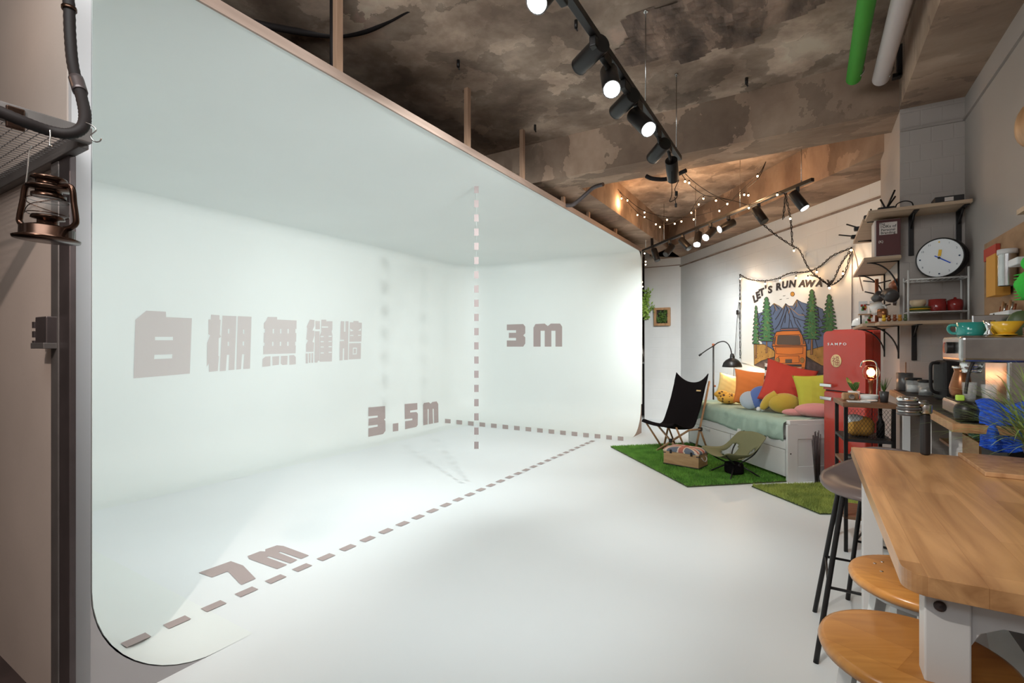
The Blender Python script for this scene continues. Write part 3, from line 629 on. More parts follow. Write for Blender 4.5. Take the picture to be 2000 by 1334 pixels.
for i, (bp, lp, lit, tpx, sg) in enumerate([((1277, 487), (1284, 509), 0, 1276, -1), ((1313, 481), (1300, 497), 0, 1308, -1), ((1330, 468), (1346, 485), 0, 1334, -1), ((1365, 456), (1361, 478), 2, 1362, -1),
        ((1394, 449), (1378, 464), 2, 1388, -1), ((1433, 434), (1405, 448), 1, 1423, -1), ((1474, 407), (1493, 433), 0, 1482, -1), ((1548, 377), (1572, 407), 1, 1558, -1)]):
    tp = trk2(tpx); dep = -tp.x*sn+tp.y*cs
    spot(bp, lp, dep-.02, sg, zt, lit, names[i], G2, tp, energy={3: 170, 4: 170, 5: 110, 7: 40}.get(i, 0), angle=75, aim={3: (-2.3, 9.6, 1.3), 4: (-1.5, 9.0, 1.3), 5: (-.7, 7.9, 1.5), 7: (.0, 6.0, .6)}.get(i))
# paper rolls on the ceiling
def tube_thing(px0, label, m_, r):
    a = C(px0, 150, 3.49); a.z = 3.335
    tn = thing('backdrop_roll', label, 'backdrop roll', (a.x, 2, a.z-r)); e = Vector((a.x, -.6, a.z))
    MB().cyl(a, e, r, 24).build('paper', m_, tn, world=True, bevel=.01)
    MB().cyl(a+Vector((0, .03, 0)), a, r*.55, 16).build('end_plug', 'matte', tn, world=True)
    mb = MB()
    for y in (a.y-.12,): mb.tube([(a.x+r*1.15*math.cos(th), y, a.z+r*1.15*math.sin(th)) for th in [-.3*PI+1.9*PI*i/16*.55 for i in range(17)]], .004, 6); mb.cyl((a.x+r, y, a.z), (a.x+r+.03, y, CEIL), .004, 6)
    mb.build('hanger', 'steel', tn, world=True)
tube_thing(1667, 'bright green backdrop roll hung under the ceiling', 'greentube', .046)
tube_thing(1720, 'white backdrop roll hung under the ceiling beside the green one', 'whitetube', .052)
mb = MB(); a = C(1755, 115, 3.45); mb.rbox((.545, a.y, a.z-.02), (.03, .05, .22), .004); mb.rbox((.53, a.y, a.z-.12), (.05, .05, .03), .004)
tag(mb.own('roll_bracket', 'black'), 'black wall bracket beside the white backdrop roll', 'bracket')
mb = MB(); a = C(1703, 268, 4.6); mb.cyl(C(1698, 264, 4.7), C(1716, 283, 4.6), .02, 10); tag(mb.own('pipe_end', 'black'), 'short black pipe end poking past the beam at the pier top', 'pipe')
for p_, lab in (((895, 118), 'left of the others above the cove'), ((1045, 244), 'above the timber studs'), ((1458, 152), 'beside the broken plaster patch'), ((1125, 40), 'beside the middle track')):
    a = H(*p_, CEIL); mb = MB(); mb.cyl(a, a-Vector((0, 0, .05)), .012, 8); mb.cyl(a-Vector((0, 0, .05)), a-Vector((-.01, 0, .07)), .006, 6)
    tag(mb.own('ceiling_bolt', 'black'), 'small dark bolt sticking out of the ceiling, '+lab, 'bolt', 'bolts in the ceiling')
# broken plaster patch on the ceiling
bm = bmesh.new(); rng = random.Random(3); n_ = 34
cc = H(1380, 45, CEIL)
gv = {}
for i in range(n_):
    for j in range(n_):
        a = (i/(n_-1)-.5)*1.5; b = (j/(n_-1)-.5)*.9; rr = math.hypot(a/.72, b/.42)
        w_ = max(0, 1-rr**3)*(.6+.4*math.sin(a*9+b*5)*math.cos(b*13-a*4))
        gv[i, j] = bm.verts.new((cc.x+a, cc.y+b, CEIL-.002-w_*(.012+.026*rng.random())))
for i in range(n_-1):
    for j in range(n_-1):
        a = ((i+.5)/(n_-1)-.5)*1.5; b = ((j+.5)/(n_-1)-.5)*.9
        if math.hypot(a/.72, b/.42) < .97+.12*math.sin(math.atan2(b, a)*7)-.1: bm.faces.new([gv[i, j], gv[i+1, j], gv[i+1, j+1], gv[i, j+1]])
bmesh.ops.delete(bm, geom=[v for v in bm.verts if not v.link_faces], context='VERTS')
me = bpy.data.meshes.new('patch'); bm.to_mesh(me); bm.free(); me.materials.append(concrete('broken_plaster', (.08, .055, .045), (.19, .13, .10), (.36, .25, .19), 3)); o = bpy.data.objects.new('trim_broken_plaster', me); COL.objects.link(o); struct(o)
# ================================================================== string lights
BULB = {}
def bulb(parent, p, s=1.0):
    mb = MB(); mb.ball((0, 0, -.030*s), .017*s, 12, sc_=(1, 1, 1.25)); o = mb.build('light_bulb', 'bulb', parent) if 'b' not in BULB else None
    if o is None:
        o = BULB['b'].copy(); COL.objects.link(o); o.parent = parent; k2 = BULB['s'].copy(); COL.objects.link(k2); k2.parent = o
    else:
        BULB['b'] = o; BULB['s'] = MB().cyl((0, 0, -.013), (0, 0, .014), .009, 10).build('bulb_socket', 'cable', o)
    o.location = Vector(p)-parent.location; o.scale = (s, s, s); return o
def strings(label, runs, bulbs, base, s=1.0, r=.0035, twist=False, pos=None):
    t = thing('string_lights', label, 'string lights', base)
    for run in runs:
        pts = smooth_path(run, 8)
        if twist:
            for ph in (0, PI): MB().tube([p+Vector((.008*math.cos(i*1.3+ph), 0, .008*math.sin(i*1.3+ph))) for i, p in enumerate(pts)], r, 5).build('cable', 'cable', t, world=True)
        else: MB().tube(pts, r, 5).build('cable', 'cable', t, world=True)
    for b in bulbs: bulb(t, b, s)
    return t
def z5(a, b): return (1180+a/3.846, 230+b/3.846)
def CZ(p, Z): x, y = z5(*p); return C(x, y, Z)
def CH(p, z): x, y = z5(*p); return H(x, y, z)
# swags under the bay ceiling: near ones from the beam, far ones over to the wall
run1 = [CZ((100, 535), 6.3), CZ((175, 610), 6.3), CZ((300, 700), 6.3), CZ((470, 745), 6.2), CZ((600, 750), 6.1), CZ((740, 725), 6.0), CZ((870, 680), 5.8), CZ((960, 620), 5.6), CZ((1070, 530), 5.3), CZ((1160, 450), 5.0), CZ((1215, 330), 4.95)]
run2 = [CZ((100, 535), 6.35), CZ((150, 600), 6.4), CZ((255, 715), 6.6), CZ((390, 790), 6.6), CZ((480, 800), 6.5), CZ((580, 755), 6.3), CZ((650, 700), 6.1), CZ((710, 605), 5.9), CZ((760, 585), 5.8), CZ((840, 600), 5.7), CZ((1000, 630), 5.5), CZ((1085, 655), 5.4), CZ((1180, 620), 5.2), CZ((1300, 560), 4.9), CZ((1360, 570), 4.8)]
run3 = [CZ((570, 400), 4.8), CZ((600, 450), 4.85), CZ((650, 510), 5.0), CZ((750, 580), 5.3), CZ((850, 600), 5.5), CZ((930, 640), 5.6)]
run4 = [CZ((590, 400), 4.85), CZ((655, 465), 4.95), CZ((740, 530), 5.2), CZ((845, 590), 5.4), CZ((960, 620), 5.5), CZ((1085, 655), 5.4)]
run5 = [CZ((965, 610), 5.6), CZ((1080, 500), 5.3), CZ((1165, 420), 5.05), CZ((1215, 330), 4.95)]
bl = [(130, 605, 6.3), (175, 620, 6.3), (250, 730, 6.6), (303, 710, 6.4), (303, 745, 6.5), (388, 800, 6.6), (420, 820, 6.6), (472, 765, 6.2), (530, 795, 6.4), (580, 778, 6.3), (655, 712, 6.1), (672, 762, 6.0), (710, 650, 5.9), (745, 605, 5.8), (840, 620, 5.5),
      (865, 698, 5.8), (925, 645, 5.6), (608, 475, 4.88), (638, 485, 4.95), (1052, 575, 5.3), (1083, 580, 5.3), (1152, 435, 5.05), (1087, 675, 5.4), (1300, 575, 4.9)]
strings('strings of small warm bulbs swagged under the concrete bay behind the beam', [run1, run2, run3, run4, run5], [CZ((a, b-8), Z) for a, b, Z in bl], run1[4], .72)
run = [C(x, y, 8.6) for x, y in ((1257, 412), (1257, 440), (1257, 470), (1259, 500), (1256, 530), (1252, 560), (1254, 570))]
strings('strand of warm bulbs hanging down past the end of the white cove', [run], [C(x, y-2, 8.6) for x, y in ((1256, 441), (1257, 472), (1259, 495), (1261, 511), (1261, 517), (1251, 520), (1254, 551))]+[C(1255, 558, 8.6)], run[-1], .8)
# twisted strand over the tapestry and down its left edge
def z2(a, b): return (1400+a/4.765, 480+b/4.765)
def DZ(p, off=.06): x, y = z2(*p); return D(x, y, off)
ra = [DZ((215, 265)), DZ((300, 310)), DZ((430, 325)), DZ((560, 305)), DZ((680, 255)), DZ((840, 240)), DZ((960, 190)), DZ((1080, 90)), DZ((1255, 20))]
rb_ = [CZ((1180, 790), 5.45), CZ((1290, 880), 5.5), CZ((1410, 960), 5.6), DZ((770, 40)), DZ((850, 200)), DZ((940, 290)), DZ((1050, 360)), DZ((1140, 320)), DZ((1200, 230)), DZ((1255, 30))]
rc_ = [DZ((870, 270)), DZ((960, 300)), DZ((1040, 360)), DZ((1090, 310)), DZ((1150, 180)), DZ((1245, 40))]
rd_ = [CZ((1360, 570), 4.8), CZ((1390, 700), 5.2), CZ((1405, 800), 5.4), CZ((1415, 960), 5.6)]
re_ = [CZ((1365, 570), 4.8), CZ((1345, 760), 5.2)]
rf_ = [DZ((215, 265)), DZ((215, 500)), DZ((215, 800)), DZ((218, 1050))]
rg_ = [DZ((215, 480)), DZ((195, 620)), DZ((175, 900)), DZ((155, 1230))]
rh_ = [DZ((1265, 30)), DZ((1300, 130)), DZ((1330, 300)), DZ((1360, 420))]
t = strings('twisted strand of warm bulbs draped over the top of the tapestry', [ra, rb_, rc_, rd_, re_, rf_], [DZ((x, y-10), .085) for x, y in ((220, 305), (450, 350), (590, 318), (738, 295), (848, 292), (930, 240), (1048, 388), (1175, 252), (718, 42), (215, 515), (1250, 35))]+[CZ((1398, 745), 5.3)], ra[3], .85, r=.0045, twist=True)
t2 = thing('power_cord', 'thin black power cord with inline switch hanging left of the tapestry', 'cord', rg_[-1])
MB().tube(smooth_path(rg_, 8), .004, 6).build('cord', 'cable', t2, world=True); MB().rbox(DZ((193, 620)), (.035, .03, .07), .01, ang).build('switch', 'cable', t2, world=True, bevel=0)
tag(MB().tube(smooth_path(rh_, 8), .006, 6).own('pale_cable', mat('beige_cord', (.42, .33, .28), .7)), 'pale cord running down the wall right of the tapestry', 'cord')
for p_, e in ((CZ((130, 640), 6.3), 5), (CZ((450, 830), 6.4), 6), (CZ((760, 650), 5.8), 7), (CZ((1100, 600), 5.3), 6), (CZ((620, 520), 4.95), 4)):
    lamp('string_glow', 'POINT', p_, None, e*.9, (1, .60, .30), .05)
for x, y, e in ((250, 330, 1.6), (740, 330, 1.6), (1180, 180, 2.2), (218, 560, .8)):
    lamp('string_glow', 'POINT', DZ((x, y), .16), None, e, (1, .66, .38), .03)
# ================================================================== TAPESTRY
mt = ['whitec', 'ink', mat('print_blue', (.11, .145, .235), .9), mat('print_green', (.085, .21, .085), .9, noise=.35, nscale=22), mat('print_ochre', (.47, .25, .07), .9, noise=.3, nscale=14),
      mat('print_road', (.12, .085, .085), .9, noise=.4, nscale=18), mat('print_orange', (.60, .17, .035), .9), mat('print_brown', (.10, .07, .055), .9), mat('print_trunk', (.30, .14, .06), .9), mat('print_sun', (.62, .28, .05), .9)]
tp = MB()
def fold(px, py):
    return .022+.006*math.sin(px*.24)*max(0, min(1, (1475-px)/25)) + .006*math.sin(px*.3)*max(0, min(1, (px-1630)/20))
def TP(a, b, lay=0): x, y = 1440+a/6.354, 530+b/6.354; return D(x, y, .020+.0007*lay)
def poly(pts, mi, lay):
    t_ = tessellate_polygon([[Vector((a, -b, 0)) for a, b in pts]]); tp.add([TP(a, b, lay) for a, b in pts], [tuple(x) for x in t_], mi)
def line(pts, w_, mi, lay):
    for (a, b), (c, d) in zip(pts[:-1], pts[1:]):
        l = math.hypot(c-a, d-b) or 1; nx, ny = -(d-b)/l*w_/2, (c-a)/l*w_/2
        tp.add([TP(a+nx, b+ny, lay), TP(c+nx, d+ny, lay), TP(c-nx, d-ny, lay), TP(a-nx, b-ny, lay)], [(0, 1, 2, 3)], mi)
def oline(pts, w_, mi, lay): line(pts+[pts[0]], w_, mi, lay)
def ell(cx_, cy_, rx, ry, n=16): return [(cx_+rx*math.cos(2*PI*i/n), cy_+ry*math.sin(2*PI*i/n)) for i in range(n)]
poly([(42, 70), (120, 95), (200, 112), (330, 135), (480, 118), (620, 60), (740, 40), (900, 10), (1060, -60), (1200, -170), (1420, -310), (1418, 300), (1412, 1262), (1040, 1278), (720, 1298), (480, 1256), (210, 1172), (45, 1125)], 0, 0)
mt_out = [(240, 530), (320, 505), (380, 470), (455, 397), (520, 430), (560, 462), (600, 398), (640, 430), (690, 430), (740, 350), (800, 385), (850, 400), (1000, 440), (1060, 470), (1110, 600), (1110, 940), (900, 975), (450, 975), (330, 940), (240, 720)]
poly(mt_out, 2, 1); oline(mt_out, 6, 1, 2)
for pts in ([(600, 398), (570, 520), (520, 650), (470, 720)], [(600, 398), (620, 470), (560, 640), (540, 700)], [(620, 460), (650, 560), (640, 700)], [(640, 430), (700, 560), (720, 640), (800, 760)], [(690, 560), (780, 600), (860, 620)], [(740, 350), (735, 430), (700, 480)], [(740, 350), (790, 440), (830, 500)],
            [(455, 397), (470, 480), (440, 540)], [(455, 397), (520, 470)], [(600, 520), (590, 640)], [(660, 600), (690, 700)], [(740, 600), (790, 690)], [(300, 520), (260, 600), (290, 700)], [(1000, 440), (1010, 560), (1060, 640)], [(960, 820), (1000, 960)], [(560, 460), (500, 560), (470, 600)], [(800, 520), (850, 560)], [(900, 800), (880, 900)]):
    line(pts, 9, 1, 2)
for pts in ([(598, 410), (560, 470)], [(610, 420), (680, 470), (760, 540), (830, 545)], [(690, 445), (740, 362), (740, 440)], [(455, 405), (490, 490)], [(650, 470), (640, 520)], [(440, 410), (460, 400), (530, 440)]): line(pts, 6, 4, 3)
gl = [(205, 905), (330, 905), (420, 955), (470, 1000), (470, 1062), (300, 1112), (210, 1166)]; poly(gl, 4, 4); oline(gl, 6, 1, 5)
gr = [(850, 985), (900, 972), (1060, 930), (1160, 930), (1160, 1200), (1040, 1166), (940, 1120), (860, 1065)]; poly(gr, 4, 4); oline(gr, 6, 1, 5)
rd = [(210, 1166), (300, 1110), (470, 1058), (860, 1058), (1040, 1166), (1160, 1200), (1160, 1274), (1040, 1276), (720, 1294), (480, 1252)]; poly(rd, 5, 4); oline(rd, 6, 1, 5)
rg2 = random.Random(5)
for k in range(46):
    x = rg2.uniform(225, 1010); y = rg2.uniform(960, 1090)
    if x < 440 or x > 880: line([(x, y), (x+8, y-3)], 7, 1, 6)
def tree(x, yt, yb, hw, seed, trunk, tw=13):
    r_ = random.Random(seed); L_ = [(x, yt)]; Rr = []
    if trunk: poly([(x-tw*.6, yb-30), (x+tw*.6, yb-30), (x+tw*.8, trunk), (x-tw*1.2, trunk+6)], 8, 6); oline([(x-tw*.6, yb-30), (x+tw*.6, yb-30), (x+tw*.8, trunk), (x-tw*1.2, trunk+6)], 4, 1, 7)
    n_ = max(7, int((yb-yt)/44)); l, r2 = [], []
    for i in range(n_):
        f = (i+.7)/n_; y = yt+(yb-yt)*f; wd_ = hw*(.16+.84*f**.75)*(1 if i < n_-1 else .8)
        l += [(x-wd_*.42, y-(yb-yt)/n_*.62), (x-wd_*r_.uniform(.75, 1.05), y-6), (x-wd_*r_.uniform(.8, 1.0), y+10), (x-wd_*.5, y+8)]
        r2 += [(x+wd_*.42, y-(yb-yt)/n_*.55), (x+wd_*r_.uniform(.75, 1.05), y-2), (x+wd_*r_.uniform(.8, 1.0), y+14), (x+wd_*.5, y+11)]
    pts = [(x, yt)]+r2+l[::-1]
    poly(pts, 3, 8); oline(pts, 7, 1, 9)
    for i in range(n_*2): y = yt+(yb-yt)*r_.uniform(.2, .95); w2 = hw*.4*((y-yt)/(yb-yt)); a = x+r_.uniform(-w2, w2); line([(a, y), (a+12, y+6)], 5, 1 if i % 2 else 4, 10)
tree(232, 425, 905, 58, 1, 1075, 11); tree(365, 318, 870, 112, 2, 1010, 10); tree(925, 225, 845, 125, 3, 1030, 15); tree(1140, 285, 760, 118, 4, 940, 14)
van = [(432, 925), (450, 830), (482, 752), (560, 738), (770, 735), (802, 790), (842, 870), (858, 940), (852, 1100), (842, 1212), (700, 1234), (480, 1208), (457, 1150), (468, 1000)]
poly(van, 6, 11); oline(van, 9, 1, 12)
poly([(500, 805), (520, 795), (765, 795), (778, 812), (788, 900), (776, 912), (500, 910), (488, 898)], 7, 12); oline([(478, 795), (785, 785), (808, 912), (468, 918)], 5, 1, 13)
for p_ in ([(455, 830), (480, 800), (462, 905), (444, 905)], [(802, 800), (828, 850), (838, 905), (818, 905)]): poly(p_, 7, 12)
line([(430, 930), (855, 925)], 9, 1, 13); oline([(470, 945), (818, 940), (812, 1020), (650, 1034), (485, 1022)], 5, 1, 13); oline([(512, 1050), (765, 1048), (768, 1135), (515, 1140)], 5, 1, 13)
poly([(595, 1090), (680, 1090), (678, 1135), (595, 1135)], 7, 13); poly([(512, 1152), (800, 1155), (798, 1182), (516, 1178)], 1, 13); line([(470, 1185), (845, 1195)], 5, 1, 13)
for cx_ in (500, 805): poly(ell(cx_, 1103, 25, 32), 4, 13); oline(ell(cx_, 1103, 25, 32), 5, 1, 14); oline(ell(cx_, 1103, 10, 14), 4, 1, 14)
line([(528, 728), (545, 708), (740, 702), (760, 722)], 6, 1, 13); line([(535, 722), (758, 718)], 5, 6, 12); poly([(690, 1236), (780, 1236), (775, 1268), (690, 1266)], 1, 6)
poly(ell(685, 282, 25, 28), 9, 4); oline(ell(685, 282, 25, 28), 5, 1, 5)
for x, y in ((585, 305), (540, 348), (628, 338)): line([(x-18, y+4), (x-4, y-3), (x, y+2), (x+12, y-6)], 4, 1, 4)
# arched title, letter by letter
tits = [('L', 214, 345, -27), ('E', 252, 303, -24), ('T', 298, 266, -20), ("'", 347, 228, -15), ('S', 400, 232, -13), ('R', 505, 195, -10), ('U', 585, 170, -6), ('N', 678, 158, -3), ('A', 800, 156, 0), ('W', 888, 155, 2), ('A', 1012, 150, 4), ('Y', 1130, 155, 6)]
for ch, x, y, dg in tits:
    vs, fs = text_mesh(ch, 116, bold=6.2, shear=.2); a = math.radians(-dg)
    tp.add([TP(x+(v.x*math.cos(a)-v.y*math.sin(a))*.95, y-(v.x*math.sin(a)+v.y*math.cos(a)), 9) for v in vs], fs, 1)
tg = tp.own('tapestry', mt); tag(tg, "white wall tapestry reading LET'S RUN AWAY with an orange van, pines and blue mountains", 'tapestry')

# ================================================================== BED
bd = (W(-.165, .986)-W(0, 0)).normalized(); B0 = W(2.90, 5.16); brz = math.atan2(bd.y, bd.x)
bed = thing('daybed', 'white daybed with drawers and mint green sheet below the tapestry', 'bed', B0, brz)
BL, BD_ = 2.0, .80
mb = MB(); mb.bx((.025, -.02, .05), (BL-.02, -BD_, .43)); mb.build('base', 'bedw', bed, bevel=.004)
def panel(name, xa, xb):
    mb = MB(); mb.bx((xa, 0, 0), (xb, -.12, .605)); mb.bx((xa, -BD_+.1, 0), (xb, -BD_, .605)); mb.bx((xa, -.12, .45), (xb, -BD_+.1, .605)); mb.bx((xa, -.12, 0), (xb, -BD_+.1, .16)); mb.bx((xa+.008, -.12, .16), (xb-.008, -BD_+.1, .45)); return mb.build(name, 'bedw', bed, bevel=.002)
panel('end_panel', -.005, .022); panel('end_panel', BL-.02, BL+.01)
mb = MB(); mb.box((-.0065, -.035, .30), (.004, .012, .012)); mb.build('bolt', 'black', bed)
for xa, xb in ((.035, .98), (1.0, 1.97)):
    mb = MB(); mb.bx((xa, -.019, .055), (xb, .002, .335)); mb.bx((xa+.02, .0015, .075), (xb-.02, .0035, .315)); d_ = mb.build('drawer', 'bedw', bed, bevel=.003)
    mb = MB(); mb.rbox(((xa+xb)/2, .016, .315), (.1, .032, .012), .004); mb.rbox(((xa+xb)/2, .006, .30), (.1, .006, .03), .002); mb.build('drawer_handle', 'whitem', d_)
mb = MB(); mb.bx((.03, -.019, .34), (1.97, .0, .428)); mb.build('front_rail', 'bedw', bed, bevel=.002)
mb = MB(); mb.rbox((.62*BL*.5+.42, -.40, .535), (1.84, .76, .20), .04, seg=4, sm=True); mb.build('mattress', 'whitec', bed)
# sheet draped over the mattress and down the front
nx, ny = 90, 30; vs = []
rs = random.Random(11)
for i in range(nx+1):
    x = .06+(BL-.1)*i/nx
    for j in range(ny+1):
        s_ = j/ny*1.0   # 0 back, 1 hem at the front
        L1 = .745; tot = L1+.21; d_ = s_*tot
        if d_ < L1-.03: y, z = -BD_+.015+d_, .643
        elif d_ < L1+.03: a = (d_-L1+.03)/.06*PI/2; y, z = -BD_+.015+L1-.03+.04*math.sin(a), .643-.04*(1-math.cos(a))
        else: y, z = -BD_+.015+L1+.012, .603-(d_-L1-.03)
        w1 = math.sin(x*9+d_*16)*.4+math.sin(x*23-d_*31+1)*.3+math.sin(x*41+d_*11)*.2+math.sin((x*1.3-d_)*34)*.3
        if d_ > L1: y += .034+.010*w1+.012*nz.noise(Vector((x*7, d_*5, 1)))+.006*math.sin(x*31+d_*9)*(.5+nz.noise(Vector((x*3, 0, 4)))); z += .018*math.sin(x*5+1)*(d_-L1)/.2-.02*(d_-L1)/.2*(1-x/2)
        else: z += .006+.005*w1+.012*nz.noise(Vector((x*6, d_*6, 3)))*min(1, (L1-d_)*6)
        vs.append((x, y, z))
mb = MB(); mb.add(vs, [(i*(ny+1)+j, i*(ny+1)+j+1, (i+1)*(ny+1)+j+1, (i+1)*(ny+1)+j) for i in range(nx) for j in range(ny)], 0, True)
sh = mb.build('bed_sheet', 'mint', None, solid=.004); sh.location = B0; sh.rotation_euler = (0, 0, brz)
tag(sh, 'rumpled mint green sheet spread over the daybed mattress', 'bed sheet')
MB().bx((.0, -.03, .606), (.055, -.66, .648)).build('end_board', 'bedw', bed, bevel=.002)
def bl(x, y, z): return B0+RZ(brz)@Vector((x, y, z))
# ---- cushions
def cushion(name, label, cat, w_, h_, t_, loc, yaw, tilt, roll, m_, mats2=None, grp=None, pinch=.10, stripes=None, spots=None):
    n_ = 22; vs = []; mi = []
    for side in (1, -1):
        for i in range(n_+1):
            for j in range(n_+1):
                s_ = i/n_*2-1; t2_ = j/n_*2-1
                th = (max(0, 1-abs(s_)**2.6)*max(0, 1-abs(t2_)**2.6))**.55
                x = w_/2*s_*(1-pinch*(1-t2_*t2_)); z = h_/2*t2_*(1-pinch*(1-s_*s_))
                wr = .004*math.sin(s_*11+t2_*7)*math.sin(t2_*9-s_*4)
                vs.append(Vector((x, side*(t_/2*th+wr*(th > .2)), z)))
    fs = []; k0 = (n_+1)**2
    for sd in (0, 1):
        for i in range(n_):
            for j in range(n_):
                a = sd*k0+i*(n_+1)+j; fs.append((a, a+1, a+n_+2, a+n_+1)); mi.append(1 if stripes and (j*stripes//n_) % 2 else 0)
    R_ = RZ(yaw)@RX(tilt)@RY(roll); lo = min((R_@v).z for v in vs)
    o_ = Vector(loc); mb = MB(); mb.v = [R_@v-Vector((0, 0, lo)) for v in vs]; mb.f = fs; mb.m = mi; mb.sm = [True]*len(fs)
    o = mb.build(name, [m_]+([mats2] if mats2 else [])); o.location = o_; return tag(o, label, cat, grp)
YW = brz+PI   # cushion faces: local y across; x along the bed
zt_ = .655
GC = 'cushions on the daybed'
cushion('cushion', 'pale yellow cushion at the far left end of the daybed', 'cushion', .36, .36, .14, bl(1.74, -.50, zt_), TH-.35, -.3, .2, 'yellow', grp=GC)
oc = cushion('cushion', 'orange square cushion leaning on the wall', 'cushion', .52, .46, .16, bl(1.15, -.46, zt_), TH-.25, -.3, .10, 'orange', grp=GC)
cushion('cushion', 'green cushion peeking out behind the orange one', 'cushion', .34, .40, .10, bl(1.34, -.68, zt_+.04), TH-.5, -.1, 0, 'greenc', grp=GC)
cushion('cushion', 'black and white striped cushion between the orange and red ones', 'cushion', .42, .54, .13, bl(.92, -.64, zt_), TH-.5, -.25, .12, 'paper', 'dgreen', GC, stripes=9)
cushion('cushion', 'large red cushion with pointed corner in the middle of the daybed', 'cushion', .56, .54, .17, bl(.58, -.47, zt_-.0), TH-.25, -.35, .30, 'redc', grp=GC)
cushion('cushion', 'lime yellow cushion beside the red fridge', 'cushion', .48, .46, .15, bl(.25, -.60, zt_), TH-.3, -.25, -.1, 'lime', grp=GC)
# patterned low cushion: two lobes with small flower dots
mb = MB(); c0 = bl(1.46, -.28, zt_+.075)
sp = mat('flower_print', (.72, .40, .06), .9); 
nt = sp.node_tree; vo = nt.nodes.new('ShaderNodeTexVoronoi'); vo.inputs['Scale'].default_value = 19; tcx = nt.nodes.new('ShaderNodeTexCoord'); nt.links.new(tcx.outputs['Object'], vo.inputs['Vector'])
rpx = nt.nodes.new('ShaderNodeValToRGB'); rpx.color_ramp.elements[0].position = .27; rpx.color_ramp.elements[0].color = (.10, .05, .03, 1); rpx.color_ramp.elements[1].position = .34; rpx.color_ramp.elements[1].color = (.74, .42, .07, 1)
nt.links.new(vo.outputs['Distance'], rpx.inputs[0]); nt.links.new(rpx.outputs[0], nt.nodes['Principled BSDF'].inputs['Base Color'])
mb.ball((0, 0, 0), .12, 20, sc_=(1.25, .85, .62)); mb.ball((-.17, .02, -.008), .10, 20, sc_=(1.2, .9, .6)); mb.ball((.08, -.03, .05), .09, 18, sc_=(1.1, .8, .6))
o = mb.build('patterned_cushion', sp); o.location = c0; o.rotation_euler = (0, 0, TH+PI); tag(o, 'lumpy yellow cushion with small dark flower print lying at the left', 'cushion', GC)
c0 = bl(.82, -.25, zt_)
t = thing('round_cushion', 'round plush cushion, half pale blue and half deep blue, before the red cushion', 'cushion', c0, TH-.4, GC)
m1 = MB(); m1.ball((-.085, 0, .115), .115, 24, sc_=(1.0, .6, .98), rot=RX(-.35)); m1.build('pale_side', 'pblue', t)
m1 = MB(); m1.ball((.045, -.005, .15), .15, 24, sc_=(.95, .58, .98), rot=RX(-.35)); m1.build('deep_side', 'blue', t)
t = thing('plush_pillow', 'mustard yellow drooping plush pillow with two white pompoms below the lime cushion', 'plush pillow', bl(.50, -.34, zt_), TH-.2, GC)
m1 = MB(); m1.ball((.02, 0, .115), .14, 22, sc_=(1.25, .7, .85)); m1.tube(smooth_path([(-.05, .03, .20), (-.13, .04, .15), (-.19, .05, .07), (-.2, .06, .04)], 5), [.07, .068, .066, .064, .062, .06, .057, .054, .05, .046, .042, .038, .034, .03, .028, .026], 12); m1.build('body', 'must', t)
for dx in (-.235, -.19): MB().ball((dx, .085, .03), .028, 14).build('pompom', 'wceram', t)
t = thing('plush_pillow', 'flat pink plush pillow draped over the near corner of the daybed', 'plush pillow', bl(.16, -.46, zt_), TH-.3, GC)
m1 = MB(); m1.ball((.03, 0, .075), .18, 26, sc_=(1.25, .75, .43)); m1.ball((-.18, .03, .04), .09, 18, sc_=(1.5, .8, .45)); m1.build('body', 'pink', t)
m1 = MB(); m1.tube(smooth_path([(-.10, .11, .02), (.0, .14, .012), (.08, .15, .0), (.09, .155, -.04)], 5), .02, 8); m1.build('fringe', 'pink', t)

# ================================================================== TURF
def turf(name, label, corners, n_, h_, m_, seed, skip=None, curl=True):
    t = thing(name, label, 'rug', sum(corners, Vector())/4)
    mb = MB(); mb.prism([(c.x, c.y) for c in corners], lambda a, b, h: Vector((a, b, h)), .002, .012); mb.build('rug_backing', 'backing', t, world=True)
    r_ = random.Random(seed); vs, fs = [], []
    A, B_, C_, D_ = corners
    for i in range(n_):
        u_, v_ = r_.random(), r_.random(); p = A.lerp(B_, u_).lerp(D_.lerp(C_, u_), v_)
        a = r_.random()*PI; l = h_*r_.uniform(.6, 1.2); wd_ = .0035; dx, dy = math.cos(a)*wd_, math.sin(a)*wd_
        bx_, by_ = r_.gauss(0, l*.45), r_.gauss(0, l*.45); k = len(vs)
        vs += [(p.x-dx, p.y-dy, .01), (p.x+dx, p.y+dy, .01), (p.x+bx_, p.y+by_, .01+l)]; fs.append((k, k+1, k+2))
    mb = MB(); mb.add(vs, fs); o = mb.build('turf_blades', m_, t, world=True); o['kind'] = 'stuff'; return t
A_ = W(1.40, 6.95); B_ = W(1.78, 4.97); C_ = W(3.05, 5.2); D_ = W(2.60, 7.2)
turf('turf_rug', 'bright green artificial turf rug under the chairs and wooden chest', [A_, B_, C_, D_], 42000, .026, 'grass1', 1)
mb = MB(); n_ = 40; pts = [B_.lerp(C_, i/n_*.92)+Vector((0, 0, .012+.004*math.sin(i))) for i in range(n_+1)]
E_ = W(2.44, 4.99); F_ = W(2.62, 4.17); G_ = W(3.34, 4.16); H_ = W(3.24, 5.05)
turf('turf_rug', 'smaller olive green shaggy turf rug in front of the daybed end and fridge', [E_, F_, G_, H_], 26000, .032, 'grass2', 2)

